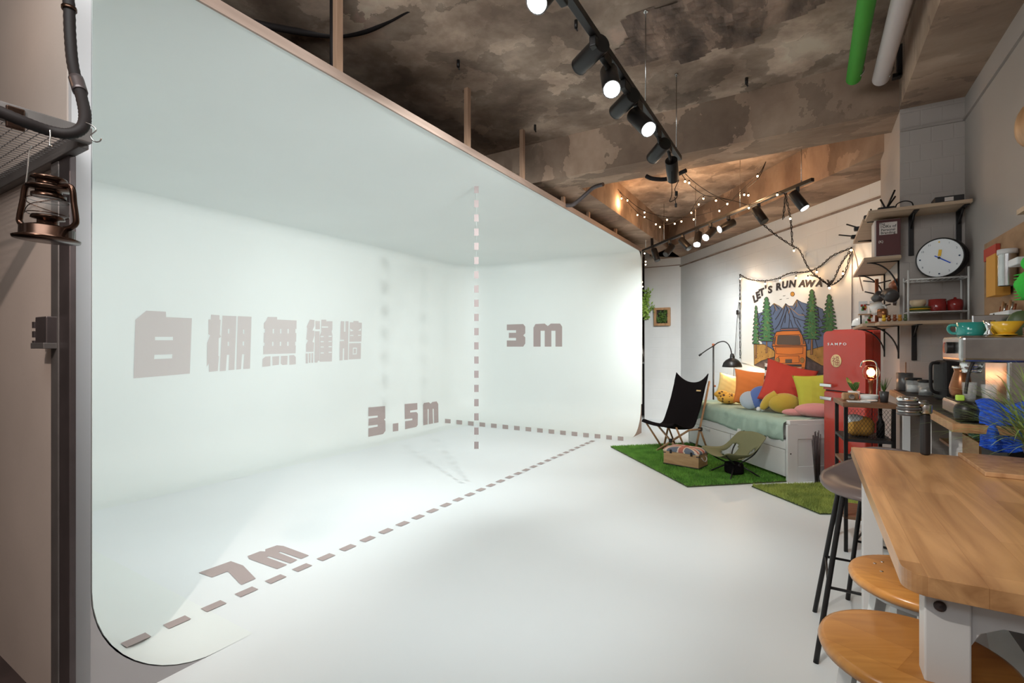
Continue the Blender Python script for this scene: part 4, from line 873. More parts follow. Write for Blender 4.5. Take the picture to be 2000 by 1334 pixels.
# ================================================================== BLACK SLING CHAIR
def face_dir(fx, fz): d = W(fx, fz)-W(0, 0); return math.atan2(d.y, d.x)
def sling(prof, halfw, edge_up, edge_fw, ns=34, nw=16, hole=None):
    pr = smooth_path([Vector((a, 0, b)) for a, b in prof], max(2, ns//(len(prof)-1))); vs, fs = [], []; n_ = len(pr)-1
    for i, p in enumerate(pr):
        f = i/n_; hw = halfw(f)
        for j in range(nw+1):
            s_ = j/nw*2-1; vs.append(Vector((p.x+edge_fw(f)*s_*s_, hw*s_, p.z+edge_up(f)*abs(s_)**2.2)))
    for i in range(n_):
        for j in range(nw):
            if hole and hole((i+.5)/n_, (j+.5)/nw*2-1): continue
            a = i*(nw+1)+j; fs.append((a, a+1, a+nw+2, a+nw+1))
    return vs, fs
t = thing('sling_chair', 'tall black canvas sling chair with crossed wooden legs on the turf', 'chair', W(2.24, 6.62), face_dir(-.80, -.60)); t.scale = (.92, .92, 1)
vs, fs = sling([(.46, .395), (.42, .425), (.30, .385), (.12, .335), (-.03, .35), (-.14, .50), (-.24, .68), (-.32, .82), (-.385, .93)], lambda f: .265 if f < .9 else .27, lambda f: .035+.05*max(0, f-.75)/.25*2, lambda f: .03)
mb = MB(); mb.add(vs, fs, 0, True); mb.build('canvas_seat', 'blackc', t, solid=.012)
mb = MB(); mb.rbox((-.285, .16, .83), (.012, .075, .02), .002, rot=RY(-.45)); mb.build('brand_tag', 'gold', t)
for s_ in (-1, 1):
    P = lambda a, b, z: (a, s_*b, z)
    MB().cyl(P(-.40, .262, .96), P(-.02, .262, .015), .015, 10).build('back_pole', 'oak', t)
    MB().cyl(P(-.14, .275, .33), P(-.34, .275, .012), .014, 10).build('rear_leg', 'oak', t)
    MB().cyl(P(-.17, .285, .335), P(.12, .262, .345), .013, 10).build('side_rail', 'oak', t)
    MB().cyl((.12, s_*.262, .345), (.20, -s_*.23, .012), .014, 10).build('front_leg', 'oak', t)
    MB().cyl((.40, s_*.25, .40), (.06, s_*.20, .012), .013, 10).build('front_leg', 'oak', t)
    MB().rbox(P(-.145, .272, .335), (.05, .05, .05), .01).build('joint', 'matte', t)
MB().rbox((.165, 0, .178), (.05, .05, .05), .01).build('joint', 'matte', t)
MB().cyl((-.02, -.262, .06), (-.02, .262, .06), .011, 8).build('cross_bar', 'oak', t)

# ================================================================== OLIVE CAMP CHAIR
t = thing('camp_chair', 'low olive green folding camp chair with black legs beside the daybed', 'chair', W(2.455, 5.42), face_dir(-.97, -.22))
vs, fs = sling([(.245, .235), (.20, .225), (.08, .19), (-.03, .185), (-.10, .23), (-.17, .32), (-.235, .42), (-.27, .475)], lambda f: (.20+.035*math.sin(f*PI))*(1-.3*max(0, f-.85)/.15), lambda f: (.055+.05*math.sin(f*PI))*(1-f**4)-.02*f**6, lambda f: .02-.02*f,
              nw=20, hole=lambda f, s_: ((f-.50)/.20)**2+((abs(s_)-.60)/.20)**2 < 1)
mb = MB(); mb.add(vs, fs, 0, True); mb.build('seat_fabric', 'olive', t, solid=.006)
for s_ in (-1, 1):
    MB().tube(smooth_path([(.0, s_*.05, .13), (-.12, s_*.17, .27), (-.262, s_*.165, .462)], 6), .008, 8).build('back_pole', 'black', t)
    MB().tube(smooth_path([(.02, s_*.05, .13), (.12, s_*.14, .18), (.235, s_*.19, .27)], 6), .008, 8).build('front_pole', 'black', t)
    MB().cyl((.02, s_*.04, .14), (.19, s_*.19, .012), .008, 8).build('leg', 'black', t)
    MB().cyl((-.02, s_*.04, .14), (-.20, s_*.19, .012), .008, 8).build('leg', 'black', t)
MB().cyl((0, -.1, .135), (0, .1, .135), .012, 10).build('hub', 'black', t)
mb = MB(); mb.rbox((.0, 0, .09), (.15, .17, .13), .03, sm=True); mb.build('storage_pouch', 'blackc', t)

# ================================================================== WOODEN CHEST
d_ = W(2.12, 5.61)-W(1.81, 5.9); trz = math.atan2(d_.y, d_.x)
t = thing('wooden_chest', 'small wooden chest on casters with Union Jack padded lid', 'chest', W(2.063, 5.83), trz)
LX, LY = .425, .26
mb = MB(); mb.bx((-LX/2, -LY/2, .035), (LX/2, LY/2, .185)); mb.build('box_body', 'pine', t, bevel=.003)
for x in (-1, 1):
    for y in (-1, 1): mb = MB(); mb.rbox((x*(LX/2-.03), y*(LY/2-.03), .0235), (.035, .035, .023), .006); mb.build('caster', 'black', t)
mb = MB(); mb.bx((-LX/2-.004, -LY/2-.004, .030), (LX/2+.004, LY/2+.004, .040))
for x in (-1, 1):
    for y in (-1, 1): mb.box((x*(LX/2-.012), y*(LY/2-.012), .165), (.032, .032, .012)); 
mb.build('metal_corners', 'dsteel', t)
# lid: blue padded top with flag bands
lid = mat('flag_blue', (.13, .15, .19), .9); cr = mat('flag_cream', (.62, .50, .40), .9); rd_m = mat('flag_red', (.42, .14, .10), .9)
def lidz(x, y): return .200+.042*max(0, (1-abs(x/(LX/2+.006))**5))**.5*max(0, (1-abs(y/(LY/2+.006))**5))**.5
n_ = 64; vs, fs, mi = [], [], []
for i in range(n_+1):
    for j in range(n_+1):
        x = (i/n_*2-1)*(LX/2+.006); y = (j/n_*2-1)*(LY/2+.006); vs.append((x, y, lidz(x, y)))
for i in range(n_):
    for j in range(n_):
        s_ = (i+.5)/n_*2-1; v_ = (j+.5)/n_*2-1; k = 0
        dd = min(abs(s_-v_), abs(s_+v_)); c_ = min(abs(s_), abs(v_)*.62)
        if dd < .24: k = 1
        if dd < .09: k = 2
        if c_ < .20: k = 1
        if c_ < .115: k = 2
        a = i*(n_+1)+j; fs.append((a, a+1, a+n_+2, a+n_+1)); mi.append(k)
b0 = len(vs); 
ring = [i*(n_+1) for i in range(n_+1)]+[n_*(n_+1)+j for j in range(1, n_+1)]+[i*(n_+1)+n_ for i in range(n_-1, -1, -1)]+[j for j in range(n_-1, 0, -1)]
for r_ in ring: v = vs[r_]; vs.append((v[0], v[1], .186))
for q_ in range(len(ring)):
    q2 = (q_+1) % len(ring); fs.append((ring[q_], ring[q2], b0+q2, b0+q_)); v = vs[ring[q_]]; s_ = v[0]/(LX/2); v_ = v[1]/(LY/2)
    k = 2 if (abs(s_) < .13 or abs(v_) < .17) else 1 if (abs(s_) < .24 or abs(v_) < .3 or abs(abs(s_)-abs(v_)) < .22) else 0; mi.append(k)
mb = MB(); mb.v = [Vector(v) for v in vs]; mb.f = fs; mb.m = mi; mb.sm = [False]*len(fs); mb.build('padded_lid', [lid, cr, rd_m], t)
for x in (-.12, .13):
    mb = MB(); mb.rbox((x, -LY/2-.008, .188), (.026, .008, .045), .003); mb.build('latch', 'black', t)
mb = MB(); mb.tube(smooth_path([(LX/2+.004, -.06, .15), (LX/2+.022, -.05, .12), (LX/2+.026, 0, .10), (LX/2+.022, .05, .12), (LX/2+.004, .06, .15)], 5), .006, 8); mb.build('rope_handle', 'paper', t)
if (RZ(trz)@Vector((0, -1, 0))).dot(Vector((0, -1, 0))) < 0: t.rotation_euler = (0, 0, trz+PI)

# ================================================================== FLOOR LAMP
lx = W(.411*7.32, 7.32)
t = thing('floor_lamp', 'black swing arm floor lamp with dome shade standing behind the daybed', 'floor lamp', lx)
MB().lathe([(.001, 0), (.13, 0), (.13, .012), (.02, .025), (.001, .025)], lx, 24).build('base', 'black', t, world=True)
tz = C(1393, 674, 7.32).z
MB().cyl(lx, lx+Vector((0, 0, tz)), .012, 10).build('pole', 'black', t, world=True)
MB().rbox(lx+Vector((0, 0, tz)), (.035, .035, .045), .006).build('clamp', 'copperjug', t, world=True)
MB().rbox(C(1396, 754, 7.32), (.03, .03, .03), .006).build('pole_knob', 'copperjug', t, world=True)
ap = smooth_path([C(1366, 694, 7.4), C(1380, 684, 7.36), C(1393, 676, 7.3), C(1403, 669, 7.2), C(1414, 667, 7.1), C(1422, 672, 7.02), C(1427, 682, 7.0), C(1429, 692, 7.0)], 6)
MB().tube(ap, .008, 8).build('arm', 'black', t, world=True); MB().cyl(C(1365, 695, 7.4), C(1370, 691, 7.39), .014, 10).build('counterweight', 'black', t, world=True)
sc0 = C(1430, 717, 7.0); rr = 18*7/FPX
MB().lathe([(rr, 0), (rr*.98, .02), (rr*.86, .065), (rr*.62, .10), (rr*.32, .122), (.03, .13), (.028, .16), (.02, .19), (.001, .195)], sc0, 28).build('lamp_shade', 'black', t, world=True, solid=.003)
MB().ball(sc0+Vector((0, 0, .045)), .03, 14).build('bulb', 'bulb', t, world=True)
lamp('floor_lamp_light', 'POINT', sc0+Vector((0, 0, -.005)), None, 9, (1, .72, .45), .03)
lamp('hidden_glow', 'POINT', bl(1.42, -.74, .98), None, 2.5, (1, .72, .42), .03)
MB().tube([D(1432, 735, .02)+Vector((0, 0, 0)), D(1433, 760, .02)], .003, 6)

# ================================================================== WALL PLANTER, PASSAGE
def leaves(mb, c, r, n_, size, rnd, flat=1.0, mi=0, up=0.0):
    for _ in range(n_):
        a = rnd.random()*2*PI; b = math.acos(rnd.uniform(-1, 1)); rr_ = r*rnd.random()**.4
        p = c+Vector((math.cos(a)*math.sin(b)*rr_, math.sin(a)*math.sin(b)*rr_*flat, math.cos(b)*rr_))
        d = Vector((rnd.gauss(0, 1), rnd.gauss(0, 1)*flat, rnd.gauss(up, 1))).normalized()*size*rnd.uniform(.6, 1.3); s_ = d.cross(Vector((rnd.gauss(0, 1), rnd.gauss(0, 1), rnd.gauss(0, 1)))).normalized()*size*.28
        mb.add([p, p+d*.5+s_, p+d, p+d*.5-s_], [(0, 1, 2, 3)], mi)
a = U(1279, 602, E1.y); b = U(1310, 636, E1.y)
t = thing('framed_planter', 'wooden framed picture of green succulents on the white end wall', 'wall planter', ((a.x+b.x)/2, E1.y-.03, b.z))
mb = MB(); th = .045
mb.bx((a.x, E1.y-.08, a.z-th), (b.x, E1.y, a.z)); mb.bx((a.x, E1.y-.08, b.z), (b.x, E1.y, b.z+th)); mb.bx((a.x, E1.y-.08, b.z+th), (a.x+th, E1.y, a.z-th)); mb.bx((b.x-th, E1.y-.08, b.z+th), (b.x, E1.y, a.z-th)); mb.build('wood_frame', 'oak', t, world=True, bevel=.003)
mb = MB(); mb.bx((a.x+th, E1.y-.02, b.z+th), (b.x-th, E1.y-.004, a.z-th)); mb.build('back_board', 'dark', t, world=True)
rn = random.Random(4); mb = MB(); cm = (a+b)/2
for k in range(16):
    c_ = Vector((rn.uniform(a.x+.07, b.x-.07), E1.y-.06, rn.uniform(b.z+.05, a.z-.06))); leaves(mb, c_, .035, 26, .04, rn, .5)
mb.build('succulents', 'leaf', t, world=True); mb = MB(); leaves(mb, cm+Vector((.0, -.055, .0)), .035, 40, .03, rn, .4); mb.build('yellow_succulent', 'fern', t, world=True)
mb = MB(); pc = C(1255, 592, 9.6)
for k in range(16): leaves(mb, pc+Vector((rn.gauss(0, .06), rn.gauss(0, .05), rn.uniform(-.26, .26))), .08, 30, .07, rn, 1)
o = mb.own('hanging_fern', 'fern'); tag(o, 'bright yellow green fern hanging in the gap past the cove', 'plant')
cz = C(1250, 710, 10.2)
t = thing('dark_cabinet', 'dark cabinet in the passage behind the white cove', 'cabinet', (cz.x, cz.y, 0)); 
mb = MB(); mb.bx((cz.x-.5, cz.y, 0), (cz.x+.3, cz.y+.4, cz.z)); mb.build('body', 'matte', t, world=True); mb = MB(); mb.bx((cz.x-.52, cz.y-.02, cz.z), (cz.x+.32, cz.y+.42, cz.z+.03)); mb.build('top', 'bedw', t, world=True)
for k, (yy, m_, lab) in enumerate(((650, 'copperjug', 'reddish bottle'), (675, 'steel', 'silver stand'))):
    c_ = C(1252+k*3, 705, 10.3); mb = MB(); mb.lathe([(.001, 0), (.035, 0), (.035, .2), (.012, .28), (.012, .45-.1*k), (.001, .45-.1*k)], (c_.x, c_.y, cz.z+.031), 12); o = mb.own('bottle', m_); tag(o, lab+' on the dark cabinet in the gap past the cove', 'bottle')
# bundle of dark sticks between bed and fridge
rn = random.Random(9); bc = W(3.165, 5.075)
t = thing('stick_bundle', 'bundle of dark dry sticks standing between daybed and fridge', 'dry sticks', bc)
for k in range(14):
    x, y = rn.uniform(-.035, .035), rn.uniform(-.03, .03); MB().cyl(bc+Vector((x*.6, y*.6, 0)), bc+Vector((x+rn.uniform(-.02, .02), y, rn.uniform(.45, .57))), rn.uniform(.004, .008), 6).build('stick', 'dsteel', t, world=True)
# ================================================================== RED FRIDGE
Pa, Pb = W(3.266, 5.14), W(3.352, 4.647); fd = (Pb-Pa).normalized(); frz = math.atan2(fd.y, fd.x)
fr = thing('fridge', 'tall glossy red retro fridge with chrome handles and gold medallion', 'fridge', (Pa+Pb)/2, frz)
FW = .25
def rr_prism(mb, y0, y1, z0, z1, r, top=True, bot=False, mi=0):
    pts = [(-FW, z0), (FW, z0)]
    pts += [(FW-r+r*math.cos(a), z1-r+r*math.sin(a)) for a in [PI/2*i/8 for i in range(9)]] if top else [(FW, z1)]
    pts += [(-FW+r-r*math.sin(a), z1-r+r*math.cos(a)) for a in [PI/2*i/8 for i in range(9)]] if top else [(-FW, z1)]
    mb.prism(pts, lambda a, b, h: Vector((a, h, b)), y0, y1, mi, False); return mb
rr_prism(MB(), .088, .44, .05, 1.605, .05).build('body', 'red', fr, bevel=.012)
ud = rr_prism(MB(), 0, .082, .985, 1.59, .055).build('door', 'red', fr, bevel=.022)
ldr = rr_prism(MB(), 0, .082, .06, .973, .05, top=False).build('door', 'red', fr, bevel=.022)
for b_ in (ud, ldr): b_.modifiers['bevel'].segments = 4
for p in (ud, ldr):
    for q_ in p.data.polygons: q_.use_smooth = True
mb = MB(); mb.bx((-.24, .03, 0), (.24, .42, .05)); mb.build('plinth', 'matte', fr)
mb = MB(); mb.bx((-FW+.01, .02, .06), (FW-.01, .088, 1.57)); mb.build('gasket', 'matte', fr)
for z, d_ in ((1.03, ud), (.895, ldr)):
    mb = MB(); mb.rbox((-.185, -.032, z), (.15, .014, .036), .006); mb.rbox((-.13, -.016, z), (.035, .036, .036), .006); mb.rbox((-.235, -.014, z), (.03, .03, .028), .006); mb.build('handle', 'chrome', d_)
mb = MB(); put_text(mb, 'SAMPO', .040, (-.075, -.0045, 1.455), (1.35, 0, 0), (0, 0, .85), bold=.0006, space=1.55); mb.build('brand_lettering', 'chrome', ud)
md = MB(); md.lathe([(.001, 0), (.062, 0), (.066, .002), (.062, .004), (.001, .004)], (-.085, -.001, 1.285), 32, rot=RX(PI/2)); md.build('medallion', 'gold', ud)
mb = MB()
def st(x0, z0, x1, z1, w_=.085):
    k = .052; a = Vector((-.085+x0*k, -.0062, 1.285+z0*k)); b = Vector((-.085+x1*k, -.0062, 1.285+z1*k)); d = (b-a).normalized(); n_ = Vector((-d.z, 0, d.x))*w_*k/2*1.3
    mb.add([a+n_, b+n_, b-n_, a-n_], [(0, 1, 2, 3)])
for s_ in ((-.55, .85, -.40, .62), (-.85, .45, -.15, .48), (-.20, .45, -.85, -.15), (-.48, .12, -.48, -.92), (-.35, -.05, -.18, -.25), (.0, .82, .72, .82), (.08, .62, .62, .62), (.08, .62, .08, .30), (.62, .62, .62, .30), (.08, .30, .62, .30),
           (-.02, .08, .78, .08), (-.02, .08, -.02, -.80), (.78, .08, .78, -.80), (-.02, -.80, .78, -.80), (.38, .08, .38, -.80), (-.02, -.36, .78, -.36)): st(*s_)
mb.build('lucky_character', 'dred', ud)
# ================================================================== SHELVES ON THE PIER AND KITCHEN WALL
def bracket(name_label, p, out, L, drop, parent_grp, style='arc', m_='black'):
    # p: wall point under the shelf; out: unit vector away from the wall
    out = Vector(out); mb = MB(); w2 = Vector((0, 0, 1)).cross(out)*.012; p = Vector(p)
    if style == 'arc':
        mb.tube([p+out*.003, p+out*.003-Vector((0, 0, drop))], .006, 6); mb.tube([p, p+out*L], .006, 6)
        mb.tube([p+out*(L*(1-math.cos(a)))+Vector((0, 0, -drop*(1-math.sin(a)))) for a in [PI/2*i/12 for i in range(13)]], .0055, 6)
    else:
        for a, b in ((p+out*.004, p+out*.004-Vector((0, 0, drop))), (p, p+out*L)):
            d = (b-a); up = Vector((0, 0, 1)) if abs(d.z) < .1 else out
            c_ = (a+b)/2; dims = (.03, .008, abs(d.z)) if abs(d.z) > .1 else (.03, L, .008)
            mb.rbox(c_, dims, .003, math.atan2(out.y, out.x)+PI/2 if True else 0)
        mb.tube([p+out*L*.6, p+out*.02-Vector((0, 0, drop*.3))], .007, 6)
    return mb
def shelf(label, a, b, z, brs, style, wall, m_='shelfw'):
    t = thing('wall_shelf', label, 'shelf', ((a[0]+b[0])/2, (a[1]+b[1])/2, z-.02))
    MB().bx((a[0], a[1], z-.022), (b[0], b[1], z)).build('board', m_, t, world=True, bevel=.002)
    for p, out, L, dr in brs: bracket('', (p[0], p[1], z-.023), out, L, dr, None, style).build('bracket', 'black', t, world=True)
    return t
PR = .563
for z, nm_, dr in ((2.385, 'upper', .05), (2.08, 'middle', .26), (1.605, 'lower', .24)):
    y0 = 4.505 if nm_ != 'middle' else 4.40
    shelf(nm_+' wooden shelf on the side of the white pier above the fridge', (.345, y0, 0), (PR, 5.42, 0), z, [((PR, 5.3), (-1, 0, 0), .19, dr), ((PR, 4.52), (-1, 0, 0), .19, dr)], 'arc', 'x')
shelf('top wooden shelf over the clock on flat black brackets', (.36, 4.24, 0), (.905, 4.498, 0), 2.385, [((.628, 4.496), (0, -1, 0), .22, .28), ((.885, 4.496), (0, -1, 0), .22, .28)], 'flat', 'y')
shelf('lower wooden shelf carrying the white wire rack', (.42, 4.24, 0), (.915, 4.498, 0), 1.605, [((.645, 4.496), (0, -1, 0), .22, .25)], 'flat', 'y')
ZS = 1.606
# wire rack
t = thing('wire_rack', 'white two tier wire rack standing below the clock', 'rack', (.74, 4.38, ZS))
for x in (.585, .895):
    for y in (4.29, 4.47): MB().cyl((x, y, ZS), (x, y, 1.955 if y < 4.4 else 1.92), .006, 8).build('upright', 'whitem', t, world=True)
for z in (1.665, 1.89):
    mb = MB()
    for y in (4.29, 4.47): mb.cyl((.585, y, z), (.895, y, z), .005, 6)
    for k in range(12): x = .59+.0277*k; mb.cyl((x, 4.29, z), (x, 4.47, z), .0022, 5)
    mb.cyl((.585, 4.29, z), (.585, 4.47, z), .005, 6); mb.cyl((.895, 4.29, z), (.895, 4.47, z), .005, 6); mb.build('tier', 'whitem', t, world=True)
# clock
cz = 2.032; ct = thing('wall_clock', 'round white clock with thick black rim, yellow and blue hands, on the wire rack', 'clock', (.775, 4.385, cz-.135), math.radians(-30))
mb = MB(); mb.lathe([(.001, .035), (.13, .035), (.137, .03), (.137, -.028), (.130, -.035), (.128, -.028), (.001, -.028)], (0, 0, .137), 48, rot=RX(PI/2)@RX(PI)); mb.build('rim', 'black', ct)
mb = MB(); mb.cyl((0, -.030, .137), (0, -.0285, .137), .1275, 48); mb.build('dial', 'white', ct)
mb = MB()
for k in range(12):
    a = k*PI/6; c_ = Vector((.108*math.sin(a), -.0312, .137+.108*math.cos(a)))
    if k in (3, 6, 9): mb.cyl(c_+Vector((0, -.0, 0)), c_+Vector((0, -.0008, 0)), .0055, 12)
    elif k == 0: continue
    else: put_text(mb, str(k), .018, c_, (1, 0, 0), (0, 0, 1))
mb.build('markings', mat('navy_mark', (.03, .05, .10), .6), ct)
def hand(L, a, w_, m_, nm2, y, tail=0):
    d = Vector((math.sin(a), 0, math.cos(a))); c_ = Vector((0, y, .137)); n_ = Vector((d.z, 0, -d.x))*w_; mb = MB()
    mb.add([c_-d*tail-n_, c_-d*tail+n_, c_+d*L+n_, c_+d*L-n_]+[p+Vector((0, .0012, 0)) for p in (c_-d*tail-n_, c_-d*tail+n_, c_+d*L+n_, c_+d*L-n_)], [(0, 1, 2, 3), (4, 5, 6, 7), (0, 1, 5, 4), (1, 2, 6, 5), (2, 3, 7, 6), (3, 0, 4, 7)]); mb.build(nm2, m_, ct)
hand(.055, .12, .009, 'ycup', 'hour_hand', -.033, -.012); hand(.075, 2.18, .003, 'towel', 'minute_hand', -.0345, .03)
MB().cyl((0, -.0375, .137), (0, -.031, .137), .0075, 12).build('hub', 'black', ct); mb = MB(); mb.cyl((0, -.0312, .245), (0, -.032, .245), .005, 10); mb.build('top_mark', 'ycup', ct)
mb = MB(); put_text(mb, 'newgate', .012, (0, -.0312, .095), (1, 0, 0), (0, 0, 1)) if False else None
def cup(name, label, cat, p, r, h, m_, handle=None, taper=1.0, hr=.6, grp=None, inner=None, hm=None):
    t = thing(name, label, cat, p, 0, grp)
    MB().lathe([(.001, .004), (r*taper*.9, .0), (r*taper, .004), (r, h*.5 if taper < .95 else h*.3), (r*1.0, h), (r-.004, h), (r*taper-.004, .008), (.001, .008)], seg=28).build('bowl', m_, t)
    if handle is not None:
        a = handle; d = Vector((math.cos(a), math.sin(a), 0)); MB().tube(smooth_path([d*(r*.97)+Vector((0, 0, h*.82)), d*(r+h*.32)+Vector((0, 0, h*.80)), d*(r+h*.42)+Vector((0, 0, h*.5)), d*(r+h*.25)+Vector((0, 0, h*.22)), d*(r*.95)+Vector((0, 0, h*.18))], 5), .0065, 8).build('handle', m_, t)
    return t
zt2 = 1.6715
mb = MB()
t = thing('plate_stack', 'short stack of green and yellow plates on the wire rack', 'plates', (.655, 4.38, zt2))
for k, m_ in enumerate(('dkgreen', 'ycup', 'dkgreen')): MB().lathe([(.001, .0+k*.011), (.035, .0+k*.011), (.068, .006+k*.011), (.068, .010+k*.011), (.034, .004+k*.011), (.001, .004+k*.011)], seg=28).build('plate', m_, t)
cup('bowl', 'cream bowl on top of the stacked plates', 'bowl', (.65, 4.38, zt2+.0325), .045, .048, 'cream', taper=.7)
cup('red_pot', 'dark red cylindrical pot on the wire rack', 'pot', (.752, 4.38, zt2), .049, .082, 'dred')
t = cup('red_teapot', 'dark red lidded pot at the right end of the wire rack', 'pot', (.845, 4.38, zt2), .043, .07, 'dred', taper=.9)
MB().lathe([(.043, .07), (.03, .079), (.008, .083), (.008, .09), (.001, .093)], seg=24).build('lid', 'dred', t)
# book box
t = thing('boxed_book', 'maroon book set titled The OKs of Personal Branding on the middle pier shelf', 'book', (.482, 4.50, 2.081))
MB().bx((.408, 4.41, 2.081), (.556, 4.60, 2.345)).build('slipcase', 'paper', t, world=True, bevel=.001)
MB().bx((.418, 4.404, 2.085), (.558, 4.41, 2.341)).build('cover', 'maroon', t, world=True)
MB().bx((.436, 4.4015, 2.235), (.538, 4.404, 2.322)).build('title_label', 'paper', t, world=True)
mb = MB()
for tx, s_, z, x in (('The', .022, 2.312, .452), ('1OKs of', .027, 2.292, .486), ('Personal', .024, 2.268, .486), ('Branding', .024, 2.247, .486)): put_text(mb, tx, s_, (x, 4.4008, z), (1, 0, 0), (0, 0, 1), bold=.0004)
mb.build('title', 'ink', t, world=True); mb = MB(); put_text(mb, '{K}', .022, (.445, 4.4030, 2.186), (1, 0, 0), (0, 0, 1), bold=.0004);  put_text(mb, 'THOMAS LORENZO', .009, (.486, 4.4030, 2.125), (1, 0, 0), (0, 0, 1)) if False else None
mb.build('small_print', 'paper', t, world=True)
# mug tree
mt_ = thing('mug_tree', 'dark wooden mug tree full of mugs on the lower pier shelf', 'mug stand', (.44, 4.60, ZS))
MB().lathe([(.001, 0), (.055, 0), (.055, .012), (.001, .012)], seg=24).build('base', 'copperjug', mt_)
MB().cyl((0, 0, .012), (0, 0, .335), .012, 10).build('post', 'copperjug', mt_)
arms = [(.31, 2.9), (.30, 0.0), (.22, 3.6), (.20, -.9), (.13, 2.4), (.12, -.3)]
for z, a in arms: MB().cyl((0, 0, z), (.085*math.cos(a), .085*math.sin(a), z+.02), .005, 6).build('peg', 'dsteel', mt_)
def hung(label, px, py, Z, r, h, m_, m2, tip, yaw):
    c_ = C(px, py, Z); t = thing('mug', label, 'mug', c_, yaw, 'mugs on the wooden mug tree'); Rm = RY(tip)
    MB().lathe([(.001, -h/2), (r*.92, -h/2), (r, -h*.3), (r, h/2), (r-.004, h/2), (r-.004, -h/2+.005), (.001, -h/2+.005)], seg=24, rot=Rm).build('bowl', m_, t)
    MB().tube([Rm@Vector((0, -r*.95-.02*math.sin(PI*i/8), (h*.3)*math.cos(PI*i/8))) for i in range(9)], .0055, 7).build('handle', m_, t)
hung('dark grey mug showing its open mouth, in the middle of the mug tree', 1739, 577, 3.52, .046, .075, 'gceram', None, -1.2, TH-PI/2-.3)
hung('white glossy mug low on the left of the mug tree', 1713, 602, 3.6, .042, .07, 'wceram', None, 2.6, 1)
hung('pinkish brown mug high on the mug tree', 1752, 556, 3.62, .040, .065, 'copperjug', None, 1.9, 2)
hung('black mug on the left side of the mug tree', 1716, 580, 3.66, .038, .06, 'gceram', None, 2.2, 2.2)
hung('brown mug at the foot of the mug tree', 1724, 612, 3.5, .034, .05, 'amber', None, 1.6, 2.8)
hung('grey mug behind the open dark one', 1757, 586, 3.70, .042, .07, 'dsteel', None, -1.5, TH-PI/2+.8)
# little ladder with cards, toys
t = thing('card_ladder', 'small ladder stand with colourful picture cards at the far end of the lower pier shelf', 'card stand', (.44, 5.15, ZS))
for x in (-.055, .055): MB().cyl((x, 0, 0), (x, .07, .21), .006, 6).build('leg', 'black', t)
MB().bx((-.075, -.03, .095), (.075, .05, .103)).build('ledge', 'oak', t)
for k, (x, z, m_) in enumerate(((-.04, .104, 'redcard'), (.035, .104, 'cream'), (0, .006, 'cream'))):
    cdo = MB().box((x, .02, z+.055), (.062, .004, .11 if k < 2 else .08)).build('card', 'wceram', t)
    mb = MB(); rn = random.Random(k)
    for q_ in range(7): mb.box((x+rn.uniform(-.02, .02), .0172, z+.055+rn.uniform(-.035, .035)), (.018, .001, .02), mi=q_ % 3)
    mb.build('picture', ['redcard', 'greenc', 'ochre'], cdo)
c_ = C(1675, 622, 4.38)
t = thing('dome_lid', 'white dome with a dark rim on the far corner of the lower pier shelf', 'bowl', (c_.x+.03, c_.y-.1, ZS)); t.location = (.385, 5.33, ZS)
MB().lathe([(.056, 0), (.058, .02), (.05, .055), (.03, .075), (.001, .082)], seg=24).build('dome', 'wceram', t); MB().lathe([(.001, 0), (.06, 0), (.06, .008), (.001, .008)], seg=24).build('rim', 'black', t)
rn = random.Random(21)
for k in range(5):
    x, y = .53-.012*k, 4.30+.03*k; m_ = ('ycup', 'amber', 'copperjug', 'ochre', 'dkgreen')[k]; lab = ('yellow', 'brown copper', 'reddish', 'ochre', 'dull green')[k]
    mb = MB(); x = .452+.03*k; y = 4.30+.012*(k % 2); mb.ball((x, y, ZS+.014), .014, 10); mb.ball((x, y, ZS+.034), .011, 10); mb.ball((x-.006, y, ZS+.044), .004, 6); mb.ball((x+.006, y, ZS+.044), .004, 6)
    tag(mb.own('toy_figure', m_), 'tiny '+lab+' toy figure on the shelf beside the mug tree', 'toy', 'toy figures beside the mug tree')
# camera gear on the top shelves
def rods(label, base, ends, r=.006):
    t = thing('mini_tripod', label, 'tripod', base)
    for e in ends: MB().cyl(Vector((0, 0, .018)), Vector(e), r, 6).build('leg', 'black', t)
    MB().rbox((0, 0, .018), (.10, .05, .034), .008).build('body', 'black', t); return t
rods('black folded tripod with upright legs on the corner of the top shelf', (.47, 4.36, 2.386), [(-.03, .02, .10), (.03, .01, .10), (.05, 0, .15), (.055, .02, .11)])
rods('black small tripod with one leg up at the left of the top shelf', (.405, 4.56, 2.386), [(.0, .05, .09), (-.01, -.05, .03)])
rods('black small tripod poking left above the string light hook', (.37, 4.95, 2.386), [(-.10, .02, .07), (-.02, -.06, .02)])
rods('black small tripod at the far end of the upper pier shelf', (.37, 5.30, 2.386), [(-.14, .0, .05), (-.02, .06, .02)])
mb = MB(); mb.tube(smooth_path([(.52, 4.34, 2.392), (.53, 4.34, 2.43), (.57, 4.34, 2.445), (.61, 4.34, 2.43), (.62, 4.34, 2.392)], 6), .004, 6); tag(mb.own('cable_loop', 'cable'), 'black cable loop standing on the top shelf', 'cable')
t = thing('black_box', 'flat black box with white label on the right half of the top shelf', 'box', (.80, 4.35, 2.386))
MB().rbox((0, 0, .024), (.15, .12, .046), .004).build('case', 'matte', t); MB().bx((-.025, -.0625, .012), (.02, -.0605, .038)).build('label_sticker', 'paper', t)
mb = MB(); mb.rbox((.69, 4.36, 2.389), (.05, .05, .006), .002); tag(mb.own('flat_tray', 'matte'), 'flat black tray beside the labelled box on the top shelf', 'tray')

